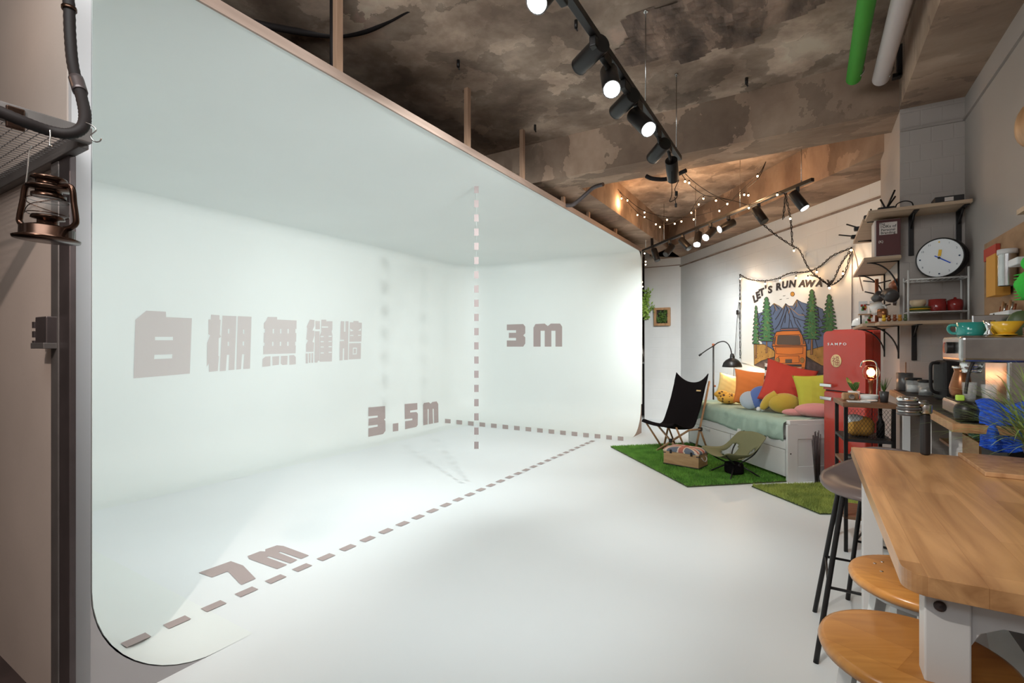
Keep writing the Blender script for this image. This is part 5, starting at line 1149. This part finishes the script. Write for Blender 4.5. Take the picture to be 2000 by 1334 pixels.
# ================================================================== PEGBOARD AND THINGS ON THE RIGHT WALL
xw = .918
tag(MB().bx((.905, 2.4, 1.53), (xw, 4.0, 2.045)).own('pegboard', 'peg'), 'brown pegboard panel on the right wall', 'pegboard')
def onwall(px0, py0, px1, py1, th, off=0):
    a = R(px0, py0, .90-off); b = R(px1, py1, .90-off); return a, b
a, b = onwall(1928, 492, 1952, 512, .01); tag(MB().bx((.885, b.y, 1.93), (.903, a.y, 2.0)).own('red_card', 'redcard'), 'red card at the top left of the pegboard', 'card')
a, b = onwall(1925, 530, 1946, 560, .01, .06); tag(MB().bx((.835, b.y, 1.70), (.895, a.y-.03, 1.92)).own('file_folder', 'ochre', bevel=.002), 'ochre folder standing out from the pegboard', 'folder')
a = R(1965, 560, .86)
t = thing('mesh_holder', 'grey perforated metal cylinder holder hanging on the pegboard', 'holder', (.865, a.y, 1.74)); MB().cyl((0, 0, .0), (0, 0, .17), .036, 24, caps=False).build('cylinder', 'steel', t); MB().lathe([(.037, .16), (.039, .16), (.039, .185), (.034, .185), (.034, .16)], seg=24).build('white_rim', 'whitem', t)
a = R(1985, 540, .85); tag(MB().rbox((.86, a.y-.04, 1.83), (.07, .12, .035), .006).own('white_tag', 'white'), 'white tag sticking out beside the green plush', 'tag')
a = R(1995, 555, .84); c_ = Vector((.85, a.y-.14, 1.70))
mb = MB(); mb.ball(c_, .065, 22, sc_=(1, 1, 1.2)); mb.ball(c_+Vector((-.02, .07, .01)), .035, 14); mb.ball(c_+Vector((-.01, .02, .10)), .035, 14)
for k in range(9): mb.cyl(c_+Vector((-.02, .075-.0*k, -.055+.014*k)), c_+Vector((-.045, .105, -.055+.014*k)), .006, 6, r2=.001)
tag(mb.own('plush_toy', 'gplush'), 'bright green spiky plush hanging at the right edge of the pegboard', 'plush toy')
a = R(1960, 612, .87)
t = thing('wall_caddy', 'white narrow wall caddy with a dark square, holding small tools', 'caddy', (.875, a.y, 1.575)); MB().rbox((0, 0, .02), (.05, .30, .035), .004).build('tray', 'white', t)
MB().box((-.026, .07, .022), (.002, .02, .02)).build('dark_square', 'ink', t)
for k in range(7): MB().cyl((0, -.12+.035*k, .02), (.01, -.12+.037*k, .07+.012*(k % 3)), .005, 6).build('tool', ('copperjug', 'steel', 'oak')[k % 3], t)
for k in range(6):
    m_, lab = (('amber', 'brown'), ('copperjug', 'reddish'), ('dred', 'dark red'), ('dsteel', 'dark'), ('ochre', 'ochre'), ('gceram', 'charcoal'))[k]
    mb = MB(); y = a.y-.14+.048*k; mb.lathe([(.001, 0), (.018, 0), (.02, .03), (.012, .045), (.001, .045)], (.88, y, 1.515), 12); tag(mb.own('small_bottle', m_), lab+' little bottle below the white wall caddy', 'bottle', 'little bottles below the caddy')
a = R(1992, 415, .75); tag(MB().bx((.74, 2.5, a.z-.01), (.918, a.y, a.z+.01)).own('wall_shelf', 'shelfw'), 'short pale shelf high on the right wall at the picture edge', 'shelf')
a = R(2004, 252, .86); mb = MB(); mb.ball((.86, a.y-.06, a.z), .10, 20, sc_=(.5, 1, 1)); tag(mb.own('straw_basket', 'oak'), 'round brown straw basket high on the right wall', 'basket')
# ================================================================== COUNTER
CZt = 1.12
t = thing('kitchen_counter', 'narrow dark counter with wooden edge along the right wall', 'counter', (.71, 3.57, 0))
MB().bx((.503, 2.65, CZt-.04), (.918, 4.485, CZt-.004)).build('wood_board', 'oak', t, world=True, bevel=.002); MB().bx((.53, 2.66, CZt-.004), (.918, 4.48, CZt)).build('dark_mat', 'matte', t, world=True)
for y in (2.75, 3.35, 3.98): MB().bx((.515, y-.02, 0), (.55, y+.02, CZt-.04)).build('leg', 'whitem', t, world=True)
MB().bx((.86, 2.66, 0), (.915, 4.48, CZt-.04)).build('back_panel', 'dsteel', t, world=True)
MB().bx((.68, 2.66, .86), (.86, 3.9, .875)).build('lower_shelf', 'dwood', t, world=True); MB().bx((.68, 2.66, .45), (.86, 4.4, .465)).build('lower_shelf', 'dwood', t, world=True)
t = thing('wooden_crate', 'open wooden crate with teal cloth under the counter', 'crate', (.77, 3.35, .876)); 
mb = MB(); mb.bx((-.085, -.24, 0), (.085, .24, .008)); mb.bx((-.085, -.24, .008), (-.075, .24, .10)); mb.bx((.075, -.24, .008), (.085, .24, .10)); mb.bx((-.075, -.24, .008), (.075, -.23, .10)); mb.bx((-.075, .23, .008), (.075, .24, .10)); mb.build('box', 'pine', t)
tag(MB().rbox((.77, 3.42, .94), (.13, .22, .10), .03, sm=True).own('teal_cloth', 'teal'), 'folded teal cloth in the crate under the counter', 'cloth')
tag(MB().rbox((.77, 2.90, .97), (.17, .36, .185), .01).own('black_case', 'matte'), 'black case on the shelf under the counter', 'case')
cup('canister', 'black canister with a stick on the far end of the counter', 'canister', (.575, 4.37, CZt+.001), .048, .125, 'gceram')
tag(MB().cyl((.58, 4.37, CZt+.02), (.585, 4.39, CZt+.20), .004, 6).own('stir_stick', 'dwood'), 'dark stick standing in the black canister', 'stick')
def jar(label, x, y, r, h, fill):
    t = thing('glass_jar', label, 'jar', (x, y, CZt+.001)); MB().lathe([(.001, .003), (r, .003), (r, h), (r-.004, h), (r-.004, .006), (.001, .006)], seg=24).build('glass', 'glass', t)
    MB().lathe([(.001, h), (r+.003, h), (r+.003, h+.015), (.001, h+.015)], seg=24).build('lid', 'black', t); MB().lathe([(.001, .008), (r-.006, .008), (r-.006, h*.6), (.001, h*.62)], seg=20).build('contents', fill, t)
jar('glass jar with black lid and pale contents beside the black canister', .60, 4.20, .042, .085, 'wceram')
jar('second glass jar with black lid, nearer the tall black kettle', .63, 3.97, .04, .085, 'steel')
kc = Vector((.70, 3.72, CZt+.001))
t = thing('electric_kettle', 'tall black kettle with loop handle on the counter', 'kettle', kc, .4)
MB().rbox((.0, 0, .115), (.13, .11, .23), .02).build('body', 'matte', t); MB().tube(smooth_path([(-.06, 0, .215), (-.10, 0, .21), (-.105, 0, .15), (-.10, 0, .06), (-.06, 0, .04)], 6), .009, 8).build('handle', 'matte', t); MB().cyl((0, 0, .229), (0, 0, .24), .035, 20).build('lid', 'black', t)
# espresso machine
x0, y0, y1 = .55, 2.77, 3.10
t = thing('espresso_machine', 'brushed steel espresso machine with round knob at the near end of the counter', 'espresso machine', (.70, 2.93, CZt+.001))
hd = MB().rbox((.72, 2.935, 1.42), (.34, .33, .115), .018, seg=4).build('head', 'steel', t, world=True)
MB().rbox((.795, 2.935, 1.25), (.19, .31, .25), .012).build('column', 'steel', t, world=True)
dt = MB().rbox((.685, 2.935, 1.1545), (.27, .33, .065), .012).build('drip_base', 'steel', t, world=True)
mb = MB(); mb.bx((.56, 2.80, 1.188), (.70, 3.07, 1.192)); mb.build('drip_grate', 'black', t, world=True)
mb = MB(); mb.cyl((.55, 2.885, 1.425), (.525, 2.885, 1.425), .026, 20); mb.build('knob', 'black', t, world=True, bevel=.003)
mb = MB(); mb.cyl((.549, 3.02, 1.425), (.543, 3.02, 1.425), .025, 20); mb.build('gauge', 'dred', t, world=True)
mb = MB(); mb.cyl((.615, 2.90, 1.365), (.615, 2.90, 1.335), .04, 24); mb.cyl((.615, 2.90, 1.335), (.615, 2.90, 1.315), .034, 24); mb.build('group_head', 'chrome', t, world=True)
mb = MB(); mb.tube(smooth_path([(.60, 2.80, 1.365), (.585, 2.79, 1.33), (.575, 2.785, 1.27), (.57, 2.78, 1.23)], 6), .006, 8); mb.build('steam_wand', 'matte', t, world=True)
t = thing('brown_carafe', 'copper brown carafe under the head of the espresso machine', 'carafe', (.605, 3.02, 1.1935)); MB().lathe([(.001, 0), (.03, 0), (.042, .02), (.044, .045), (.034, .09), (.026, .12), (.028, .135), (.001, .135)], seg=26).build('body', 'amber', t); MB().lathe([(.028, .135), (.034, .137), (.034, .146), (.001, .148)], seg=26).build('collar', 'chrome', t)
def glass_t(label, x, y, z, r, h):
    tag(MB().lathe([(.001, .0), (r*.8, .0), (r, h), (r-.003, h), (r*.8-.003, .008), (.001, .008)], (x, y, z), 24).own('drinking_glass', 'glass'), label, 'glass')
glass_t('clear tumbler upright on the drip tray of the espresso machine', .60, 2.865, 1.1935, .026, .08); glass_t('second clear tumbler right of the first on the drip tray', .655, 2.83, 1.1935, .026, .075)
tag(MB().rbox((.565, 2.845, 1.2065), (.028, .028, .025), .005).own('measuring_cap', 'limecup'), 'small lime green cap on the drip tray', 'cap')
tag(MB().lathe([(.001, 0), (.036, 0), (.04, .02), (.04, .05), (.033, .068), (.018, .080), (.001, .084)], (.557, 2.71, CZt+.001), 26).own('knock_box', 'black'), 'round black knock box in front of the espresso machine', 'coffee container')
# towel
vs, fs = [], []; n1, n2 = 30, 40
for i in range(n1+1):
    for j in range(n2+1):
        s_ = i/n1; v_ = j/n2; d_ = v_*.27
        wv = .012*math.sin(s_*14+v_*3)*min(1, v_*2+.2)+.006*math.sin(s_*31-v_*9)
        x = .595+.20*s_+.03*(v_-.3)*(s_-.5)
        if d_ < .09: y, z = 2.775-d_*.6, CZt+.068+.012*math.sin(s_*9)+.012-d_*.15
        else: y, z = 2.72-.075*(1-math.exp(-(d_-.09)*20))+wv, CZt+.066-(d_-.09)*(.85+.12*math.sin(s_*5))
        vs.append((x, y, z))
mb = MB(); mb.add(vs, [(i*(n2+1)+j, i*(n2+1)+j+1, (i+1)*(n2+1)+j+1, (i+1)*(n2+1)+j) for i in range(n1) for j in range(n2)], 0, True)
o = mb.own('hand_towel', 'towel', solid=.006); tag(o, 'bright blue fluffy towel hanging over the near end of the counter', 'towel')
# things on top of the machine
zm = 1.4785
cup('mug', 'teal green mug on top of the espresso machine', 'mug', (.612, 2.90, zm), .050, .058, 'teal', handle=PI*.93)
t = thing('yellow_dripper', 'yellow cone dripper on top of the espresso machine', 'coffee dripper', (.70, 2.80, zm)); MB().lathe([(.001, 0), (.022, .0), (.03, .012), (.056, .055), (.052, .055), (.02, .01), (.001, .01)], seg=30).build('cone', 'ycup', t); MB().lathe([(.001, 0), (.034, 0), (.034, .004), (.001, .004)], seg=24).build('foot', 'ycup', t)
tag(MB().lathe([(.001, 0), (.017, 0), (.018, .004), (.008, .022), (.009, .026), (.020, .062), (.018, .062), (.007, .028), (.001, .026)], (.648, 2.80, zm), 26).own('jigger', 'chrome'), 'shiny silver jigger between teal mug and yellow dripper', 'jigger')
cup('mug', 'yellow mug half hidden behind the silver jigger', 'mug', (.675, 2.93, zm), .036, .05, 'ycup')
mb = MB(); mb.rbox((.77, 3.06, zm+.05), (.24, .012, .095), .004, rot=RX(-.12)); tag(mb.own('metal_tray', 'steel'), 'grey metal tray leaning at the back on the espresso machine', 'tray')
tag(MB().rbox((.79, 2.80, zm+.016), (.07, .05, .03), .003).own('wooden_block', 'oak'), 'small wooden block on the right of the espresso machine top', 'block')
tag(MB().ball((.80, 3.0, zm+.055), .05, 20, sc_=(1, .6, 1.1)).own('green_jug', 'dkgreen'), 'dull green jug behind the yellow mug', 'jug')
# ================================================================== BLACK RACK BESIDE THE FRIDGE
NL = W(2.33, 3.42); wd = (W(.909, -.416)-W(0, 0)).normalized(); kz = math.atan2(wd.y, wd.x)
k = thing('metal_rack', 'black metal rack with wooden top and mesh sides beside the fridge', 'rack', NL, kz)
RW, RD, RZt = .27, .34, 1.04
for x in (0, RW):
    for y in (0, RD): MB().bx((x-.011, y-.011, 0), (x+.011, y+.011, RZt-.03)).build('leg', 'black', k)
MB().bx((-.02, -.02, RZt-.03), (RW+.02, RD+.02, RZt)).build('wooden_top', 'dwood', k, bevel=.002)
for z in (.79, .62, .25): MB().bx((-.011, -.011, z-.02), (RW+.011, RD+.011, z)).build('rack_shelf', 'dwood' if z != .79 else 'matte', k)
mb = MB()
for s_ in (1, -1):
    n_ = 13
    for i in range(-n_, n_*2):
        x = i*RW/n_; pa = Vector((x, -.008, .80)); pb = Vector((x+s_*.2*.62, -.008, 1.0))
        t0, t1 = 0.0, 1.0; dx = pb.x-pa.x
        lo_, hi_ = sorted(((0-pa.x)/dx, (RW-pa.x)/dx)); t0 = max(0, lo_); t1 = min(1, hi_)
        if t1 > t0+.02: mb.cyl(pa.lerp(pb, t0), pa.lerp(pb, t1), .0012, 4, caps=False)
mb.build('mesh_panel', 'black', k)
def rk(x, y, z): return NL+RZ(kz)@Vector((x, y, z))
t = thing('bread_bag', 'orange and white rounded bag behind the rack mesh', 'bag', rk(.11, .15, .791), kz); MB().rbox((0, 0, .07), (.17, .13, .14), .055, sm=True, seg=5).build('orange_part', 'ochre', t); MB().ball((-.035, -.01, .115), .05, 16, sc_=(1.3, 1, .8)).build('white_part', 'wceram', t)
tag(MB().lathe([(.001, 0), (.024, 0), (.024, .10), (.01, .14), (.01, .17), (.001, .17)], rk(.225, .12, .791), 16).own('dark_bottle', 'black'), 'small dark bottle with white marks on the rack shelf', 'bottle')
tag(MB().lathe([(.001, 0), (.05, 0), (.06, .03), (.056, .03), (.045, .006), (.001, .006)], rk(.08, .12, .6215), 20).own('grey_bowl', 'gceram'), 'grey bowl on the middle shelf of the rack', 'bowl')
zr = RZt+.001
t = thing('folded_napkin', 'folded white napkin on the rack top', 'napkin', rk(.10, .04, zr), kz); MB().rbox((-.02, 0, .005), (.13, .07, .01), .004).build('lower_fold', 'wceram', t); MB().rbox((.04, .0, .014), (.09, .06, .008), .003, rot=RY(-.1)).build('upper_fold', 'wceram', t)
t = thing('white_dish', 'round white dish on the rack top', 'dish', rk(.17, .17, zr)); MB().lathe([(.001, 0), (.05, 0), (.055, .045), (.051, .045), (.046, .006), (.001, .006)], seg=28).build('dish', 'wceram', t)
t = thing('wooden_toy_camera', 'small wooden camera shaped block on the rack top', 'ornament', rk(.05, .15, zr), kz+.2); MB().rbox((0, 0, .03), (.10, .04, .055), .012).build('body', 'oak', t); MB().cyl((0, -.02, .03), (0, -.035, .03), .018, 18).build('lens', 'steel', t)
t = thing('stubborn_cactus_pot', '', '', rk(.10, .29, zr)); t.name = 'potted_plant'; tag(t, 'round leaved green plant in a white pot on the rack top', 'plant')
MB().lathe([(.001, 0), (.03, 0), (.038, .06), (.034, .06), (.03, .01), (.001, .01)], seg=22).build('pot', 'wceram', t); mb = MB(); rn = random.Random(2)
for q_ in range(9):
    a = rn.random()*6.28; d = Vector((math.cos(a)*.5, math.sin(a)*.5, 1)).normalized(); s_ = d.cross(Vector((rn.gauss(0, 1), rn.gauss(0, 1), 0))).normalized(); p = Vector((0, 0, .06)); L_ = rn.uniform(.06, .11)
    ring_ = [p+d*L_*(.5-.5*math.cos(b))+s_*.022*math.sin(b)*(1 if 1 else 1) for b in [2*PI*i/14 for i in range(14)]]; ring_ = [p+d*L_*(.5-.5*math.cos(b))+s_*.02*math.sin(b) for b in [2*PI*i/14 for i in range(14)]]; mb.add(ring_, [tuple(range(14))])
mb.build('leaves', 'leaf', t, solid=.003)
t = thing('potted_plant', 'spiky plant in a dark pot at the right corner of the rack top', 'plant', rk(.245, .12, zr)); MB().lathe([(.001, 0), (.022, 0), (.028, .075), (.024, .075), (.02, .01), (.001, .01)], seg=20).build('pot', 'gceram', t)
mb = MB()
for q_ in range(40):
    a = rn.random()*6.28; o_ = rn.uniform(.02, .06); h_ = rn.uniform(.07, .12); p = Vector((0, 0, .07)); e = Vector((math.cos(a)*o_, math.sin(a)*o_, .07+h_)); s_ = Vector((-math.sin(a), math.cos(a), 0))*.003; mb.add([p-s_, p+s_, e], [(0, 1, 2)])
mb.build('leaves', 'leaf', t)
t = thing('filament_lamp', 'table lamp with large round filament bulb under a chrome hook on the rack top', 'lamp', rk(.20, .27, zr)); hc = Vector((0, 0, .20))
MB().lathe([(.001, 0), (.035, 0), (.035, .02), (.012, .024), (.012, .12), (.018, .125), (.018, .15), (.001, .15)], seg=22).build('base', 'copperjug', t)
MB().lathe([(.015, -.055), (.03, -.05), (.045, -.035), (.055, 0), (.045, .036), (.028, .05), (.001, .056)], hc, 26).build('globe', 'warmglass', t, solid=.0012)
mb = MB(); mb.tube([hc+Vector((.016*math.cos(i*.7), .016*math.sin(i*.7), -.035+.07*i/50)) for i in range(51)], .0013, 5); mb.build('filament', 'fil', t)
mb = MB(); mb.tube(smooth_path([(.03, -.03, 0), (.035, -.03, .15), (.03, -.03, .26), (0, -.03, .29), (-.05, -.03, .28), (-.065, -.03, .24)], 6), .005, 8); mb.build('hook', 'chrome', t)
lamp('filament_lamp_light', 'POINT', rk(.20, .27, zr+.20), None, 1.6, (1, .55, .28), .03)
# ================================================================== TABLE
TX0, TX1, TY0, TY1, TT = .155, .905, 1.185, 2.555, 1.0
tb = thing('bar_table', 'high bar table with warm wooden top and white legs in the right foreground', 'table', (.53, 1.87, 0))
r_ = .045; co = [(TX0+r_-r_*math.cos(a), TY0+r_-r_*math.sin(a)) for a in [PI/2*i/8 for i in range(9)]]
pl = co+[(TX1, TY0), (TX1, TY1), (TX0+.01, TY1), (TX0, TY1-.01)]
MB().prism(pl, lambda a, b, h: Vector((a, b, h)), TT-.038, TT).build('table_top', 'tabletop', tb, world=True, bevel=.004)
LEG = 'whitem'
for (x, y) in ((.19, 1.215), (.19, 2.475), (.83, 1.215), (.83, 2.475)): MB().bx((x, y, 0), (x+.068, y+.055, TT-.038)).build('leg', LEG, tb, world=True, bevel=.003)
def apron(x0, x1, y0, y1, ax):
    q = []; n_ = 10; L_ = (x1-x0) if ax == 'x' else (y1-y0); h = .045; rr2 = .045
    q = [(0, TT-.04), (L_, TT-.04)]+[(L_-rr2*(1-math.sin(a)), TT-.04-h-rr2*(1-math.cos(a))) for a in [PI/2-PI/2*i/n_ for i in range(n_+1)]][::-1]+[(rr2*(1-math.sin(a)), TT-.04-h-rr2*(1-math.cos(a))) for a in [PI/2-PI/2*i/n_ for i in range(n_+1)]]
    q = [(0, TT-.039), (L_, TT-.039), (L_, TT-.04-h-rr2), (L_-rr2*.3, TT-.04-h-rr2*.4), (L_-rr2, TT-.04-h), (rr2, TT-.04-h), (rr2*.3, TT-.04-h-rr2*.4), (0, TT-.04-h-rr2)]
    f = (lambda a, b, hh: Vector((x0+a, y0+hh, b))) if ax == 'x' else (lambda a, b, hh: Vector((x0+hh, y0+a, b)))
    MB().prism(q, f, 0, .03).build('apron', LEG, tb, world=True, bevel=.002)
apron(.259, .829, 1.225, 0, 'x'); apron(.259, .829, 2.49, 0, 'x'); apron(.20, 0, 1.271, 2.474, 'y')
a = U(1836, 1184, 1.214); MB().lathe([(.001, 0), (.010, 0), (.009, .004), (.001, .005)], (a.x, 1.2145, a.z), 18, rot=RX(PI/2)).build('bolt_cap', 'dsteel', tb, world=True)
tag(MB().bx((.50, 2.20, TT+.0005), (.86, 2.55, TT+.016)).own('wooden_board', 'oak', bevel=.002), 'thin wooden serving board on the bar table', 'board')
# long grass plant
pc = Vector((.73, 2.45, TT+.017))
t = thing('potted_grass', 'long leaved grass plant spilling over the far right of the bar table', 'plant', pc)
MB().lathe([(.001, 0), (.06, 0), (.075, .05), (.07, .05), (.055, .006), (.001, .006)], seg=26).build('pot', 'gceram', t)
mb = MB(); rn = random.Random(17)
for q_ in range(230):
    a = rn.gauss(PI*.98, .9) if q_ < 190 else PI+rn.uniform(-1.6, 1.6); L_ = rn.uniform(.22, .52)*(1 if math.cos(a) < .2 else .4); el = rn.uniform(.25, 1.35); d = Vector((math.cos(a), math.sin(a), 0)); s_ = Vector((-math.sin(a), math.cos(a), 0))
    p = Vector((rn.gauss(0, .025), rn.gauss(0, .025), .045)); prev = None; n_ = 8; w_ = rn.uniform(.0018, .0034); ps = []
    vx, vz = math.cos(el), math.sin(el)
    for i in range(n_+1):
        f = i/n_; ps.append((p.copy(), w_*(1-f)**.6+.0002)); p = p+(d*vx+Vector((0, 0, vz)))*L_/n_; vz -= rn.uniform(.10, .19)*(.4+f)
        if p.z+pc.z < TT+.02: p.z = TT+.02-pc.z
    vs = []
    for (c_, ww) in ps: vs += [c_-s_*ww, c_+s_*ww]
    mb.add(vs, [(2*i, 2*i+1, 2*i+3, 2*i+2) for i in range(n_)], 0, True)
mb.build('long_leaves', 'grassleaf', t)
# coffee tool at the far end of the table
hz = H(1806, 878, TT); hp = Vector((min(hz.x, .45), 2.51, TT+.001))
v_ = U(1807, 870, 2.51); hp = Vector((v_.x, 2.51, TT+.001))
t = thing('coffee_tool', 'chrome coffee tool with stacked rings and thick upright black handle at the far table end', 'coffee tool', hp, TH)
MB().rbox((0, 0, .082), (.028, .028, .164), .008, seg=3).build('grip', 'matte', t)
MB().cyl((0, 0, .164), (0, 0, .20), .022, 22).build('collar', 'steel', t, bevel=.003); MB().cyl((0, 0, .20), (-.035, .0, .205), .018, 16, r2=.012).build('spout', 'steel', t)
mb = MB()
for q_ in range(5): mb.lathe([(.001, 0), (.038-.004*(q_ % 2), 0), (.040-.004*(q_ % 2), .008), (.034, .011), (.001, .011)], (-.050, .02, .155+.0105*q_), 28, mi=q_ % 2)
mb.build('ring_stack', ['gceram', 'steel'], t); MB().lathe([(.001, 0), (.03, 0), (.036, .012), (.030, .02), (.001, .022)], (-.055, .02, .2085), 28).build('dome_cap', 'chrome', t)
# ================================================================== STOOLS
def wood_stool(label, loc, rz, rivets=1):
    t = thing('wooden_stool', label, 'stool', loc, rz, 'round wooden stools under the bar table'); SZ = .79
    MB().lathe([(.001, SZ-.028), (.150, SZ-.028), (.168, SZ-.024), (.172, SZ-.012), (.168, SZ-.002), (.160, SZ), (.001, SZ)], seg=56).build('seat', 'seatw', t)
    MB().lathe([(.001, SZ-.05), (.13, SZ-.05), (.150, SZ-.029), (.001, SZ-.029)], seg=48).build('seat_pan', 'whitem', t)
    for a in range(4):
        an = PI/4+a*PI/2; d = Vector((math.cos(an), math.sin(an), 0)); s_ = Vector((-math.sin(an), math.cos(an), 0)); mb = MB(); p0 = d*.115+Vector((0, 0, SZ-.05)); p1 = d*.225
        for q0, q1, w0, w1 in ((p0, p1, .030, .017),):
            mb.add([q0+s_*w0-d*.02, q0+d*.012, q0-s_*w0-d*.02, q1-s_*w1-d*.012, q1+d*.006, q1+s_*w1-d*.012], [(0, 1, 4, 5), (1, 2, 3, 4)])
        lg = mb.build('leg', 'whitem', t, solid=.003)
    for z in (.46, .25):
        r0 = .115+(.225-.115)*(1-z/(SZ-.05)); mb = MB()
        for a in range(4): a0 = PI/4+a*PI/2; a1 = a0+PI/2; mb.tube([(r0*math.cos(a0), r0*math.sin(a0), z), (r0*math.cos(a1), r0*math.sin(a1), z)], .008, 6)
        mb.build('stretcher', 'whitem', t)
    for dx, dy in () if rivets == 0 else ((-.09, .075), (-.065, .095), (-.09, .02), (-.03, -.01)): MB().lathe([(.001, 0), (.005, 0), (.004, .0015), (.001, .002)], (dx, dy, SZ), 12).build('rivet', 'chrome', t)
    return t
def at_c(X, Z): return W(X, Z)
wood_stool('nearer round wooden stool in front, its seat cut by the picture bottom', W(.845, 1.03), .5, 0)
wood_stool('round wooden stool tucked under the middle of the bar table, farther back', W(1.13, 1.345), .2)
def shell_stool(label, loc, rz, feet=.25, srot=0.0):
    t = thing('bar_stool', label, 'bar stool', loc, rz, 'black legged bar stools'); SZ = .80; n_, m_ = 14, 36; vs, fs = [], []
    for i in range(n_+1):
        for j in range(m_):
            a = 2*PI*j/m_; f = i/n_; x = .195*f*math.cos(a); y = .215*f*math.sin(a)
            back = max(0, -math.cos(a)); z = SZ-.03+.028*f**2.2+back**1.5*f**3*.085-max(0, math.cos(a))*f**5*.055; vs.append((x*(1+.08*back), y, z))
    fs = [(i*m_+j, i*m_+(j+1) % m_, (i+1)*m_+(j+1) % m_, (i+1)*m_+j) for i in range(n_) for j in range(m_)]
    mb = MB(); mb.add([RZ(srot)@Vector(v) for v in vs], fs, 0, True); mb.build('seat_shell', 'brownseat', t, solid=.012)
    MB().tube([(.11*math.cos(a), .13*math.sin(a), SZ-.045) for a in [2*PI*i/24 for i in range(24)]], .009, 8, cyc=True).build('seat_frame', 'black', t)
    for sx in (-1, 1):
        for sy in (-1, 1):
            l = MB().tube(smooth_path([(sx*.03, sy*.11, SZ-.045), (sx*.11, sy*.12, SZ-.055), (sx*(.125), sy*(.128), SZ-.10), (sx*feet, sy*(feet-.02), .0)], 6), .0115, 10).build('leg', 'black', t)
    rr3 = .125+(feet-.125)*(1-.33/(SZ-.1)); z = .33
    MB().tube([(rr3, rr3-.01, z), (rr3, -rr3+.01, z), (-rr3, -rr3+.01, z-.0), (-rr3, rr3-.01, z)], .007, 8, cyc=True).build('foot_ring', 'black', t)
    return t
shell_stool('taupe shell seat bar stool with thin black legs at the far corner of the table', W(1.70, 2.31), PI*.5, .25, PI*.86)
shell_stool('second shell seat bar stool, only its rim showing past the far table edge', W(2.18, 2.78), PI*.42, .21)
t = thing('floor_heater', 'white floor standing appliance with black grille seen under the bar table', 'appliance', (.78, 2.0, 0)); MB().rbox((.78, 2.0, .40), (.24, .30, .80), .012).build('case', 'whitem', t, world=True)
mb = MB()
for q_ in range(9): mb.bx((.70+.008*0, 1.846, .60+.018*q_), (.80, 1.849, .61+.018*q_))
mb.build('grille', 'black', t, world=True)
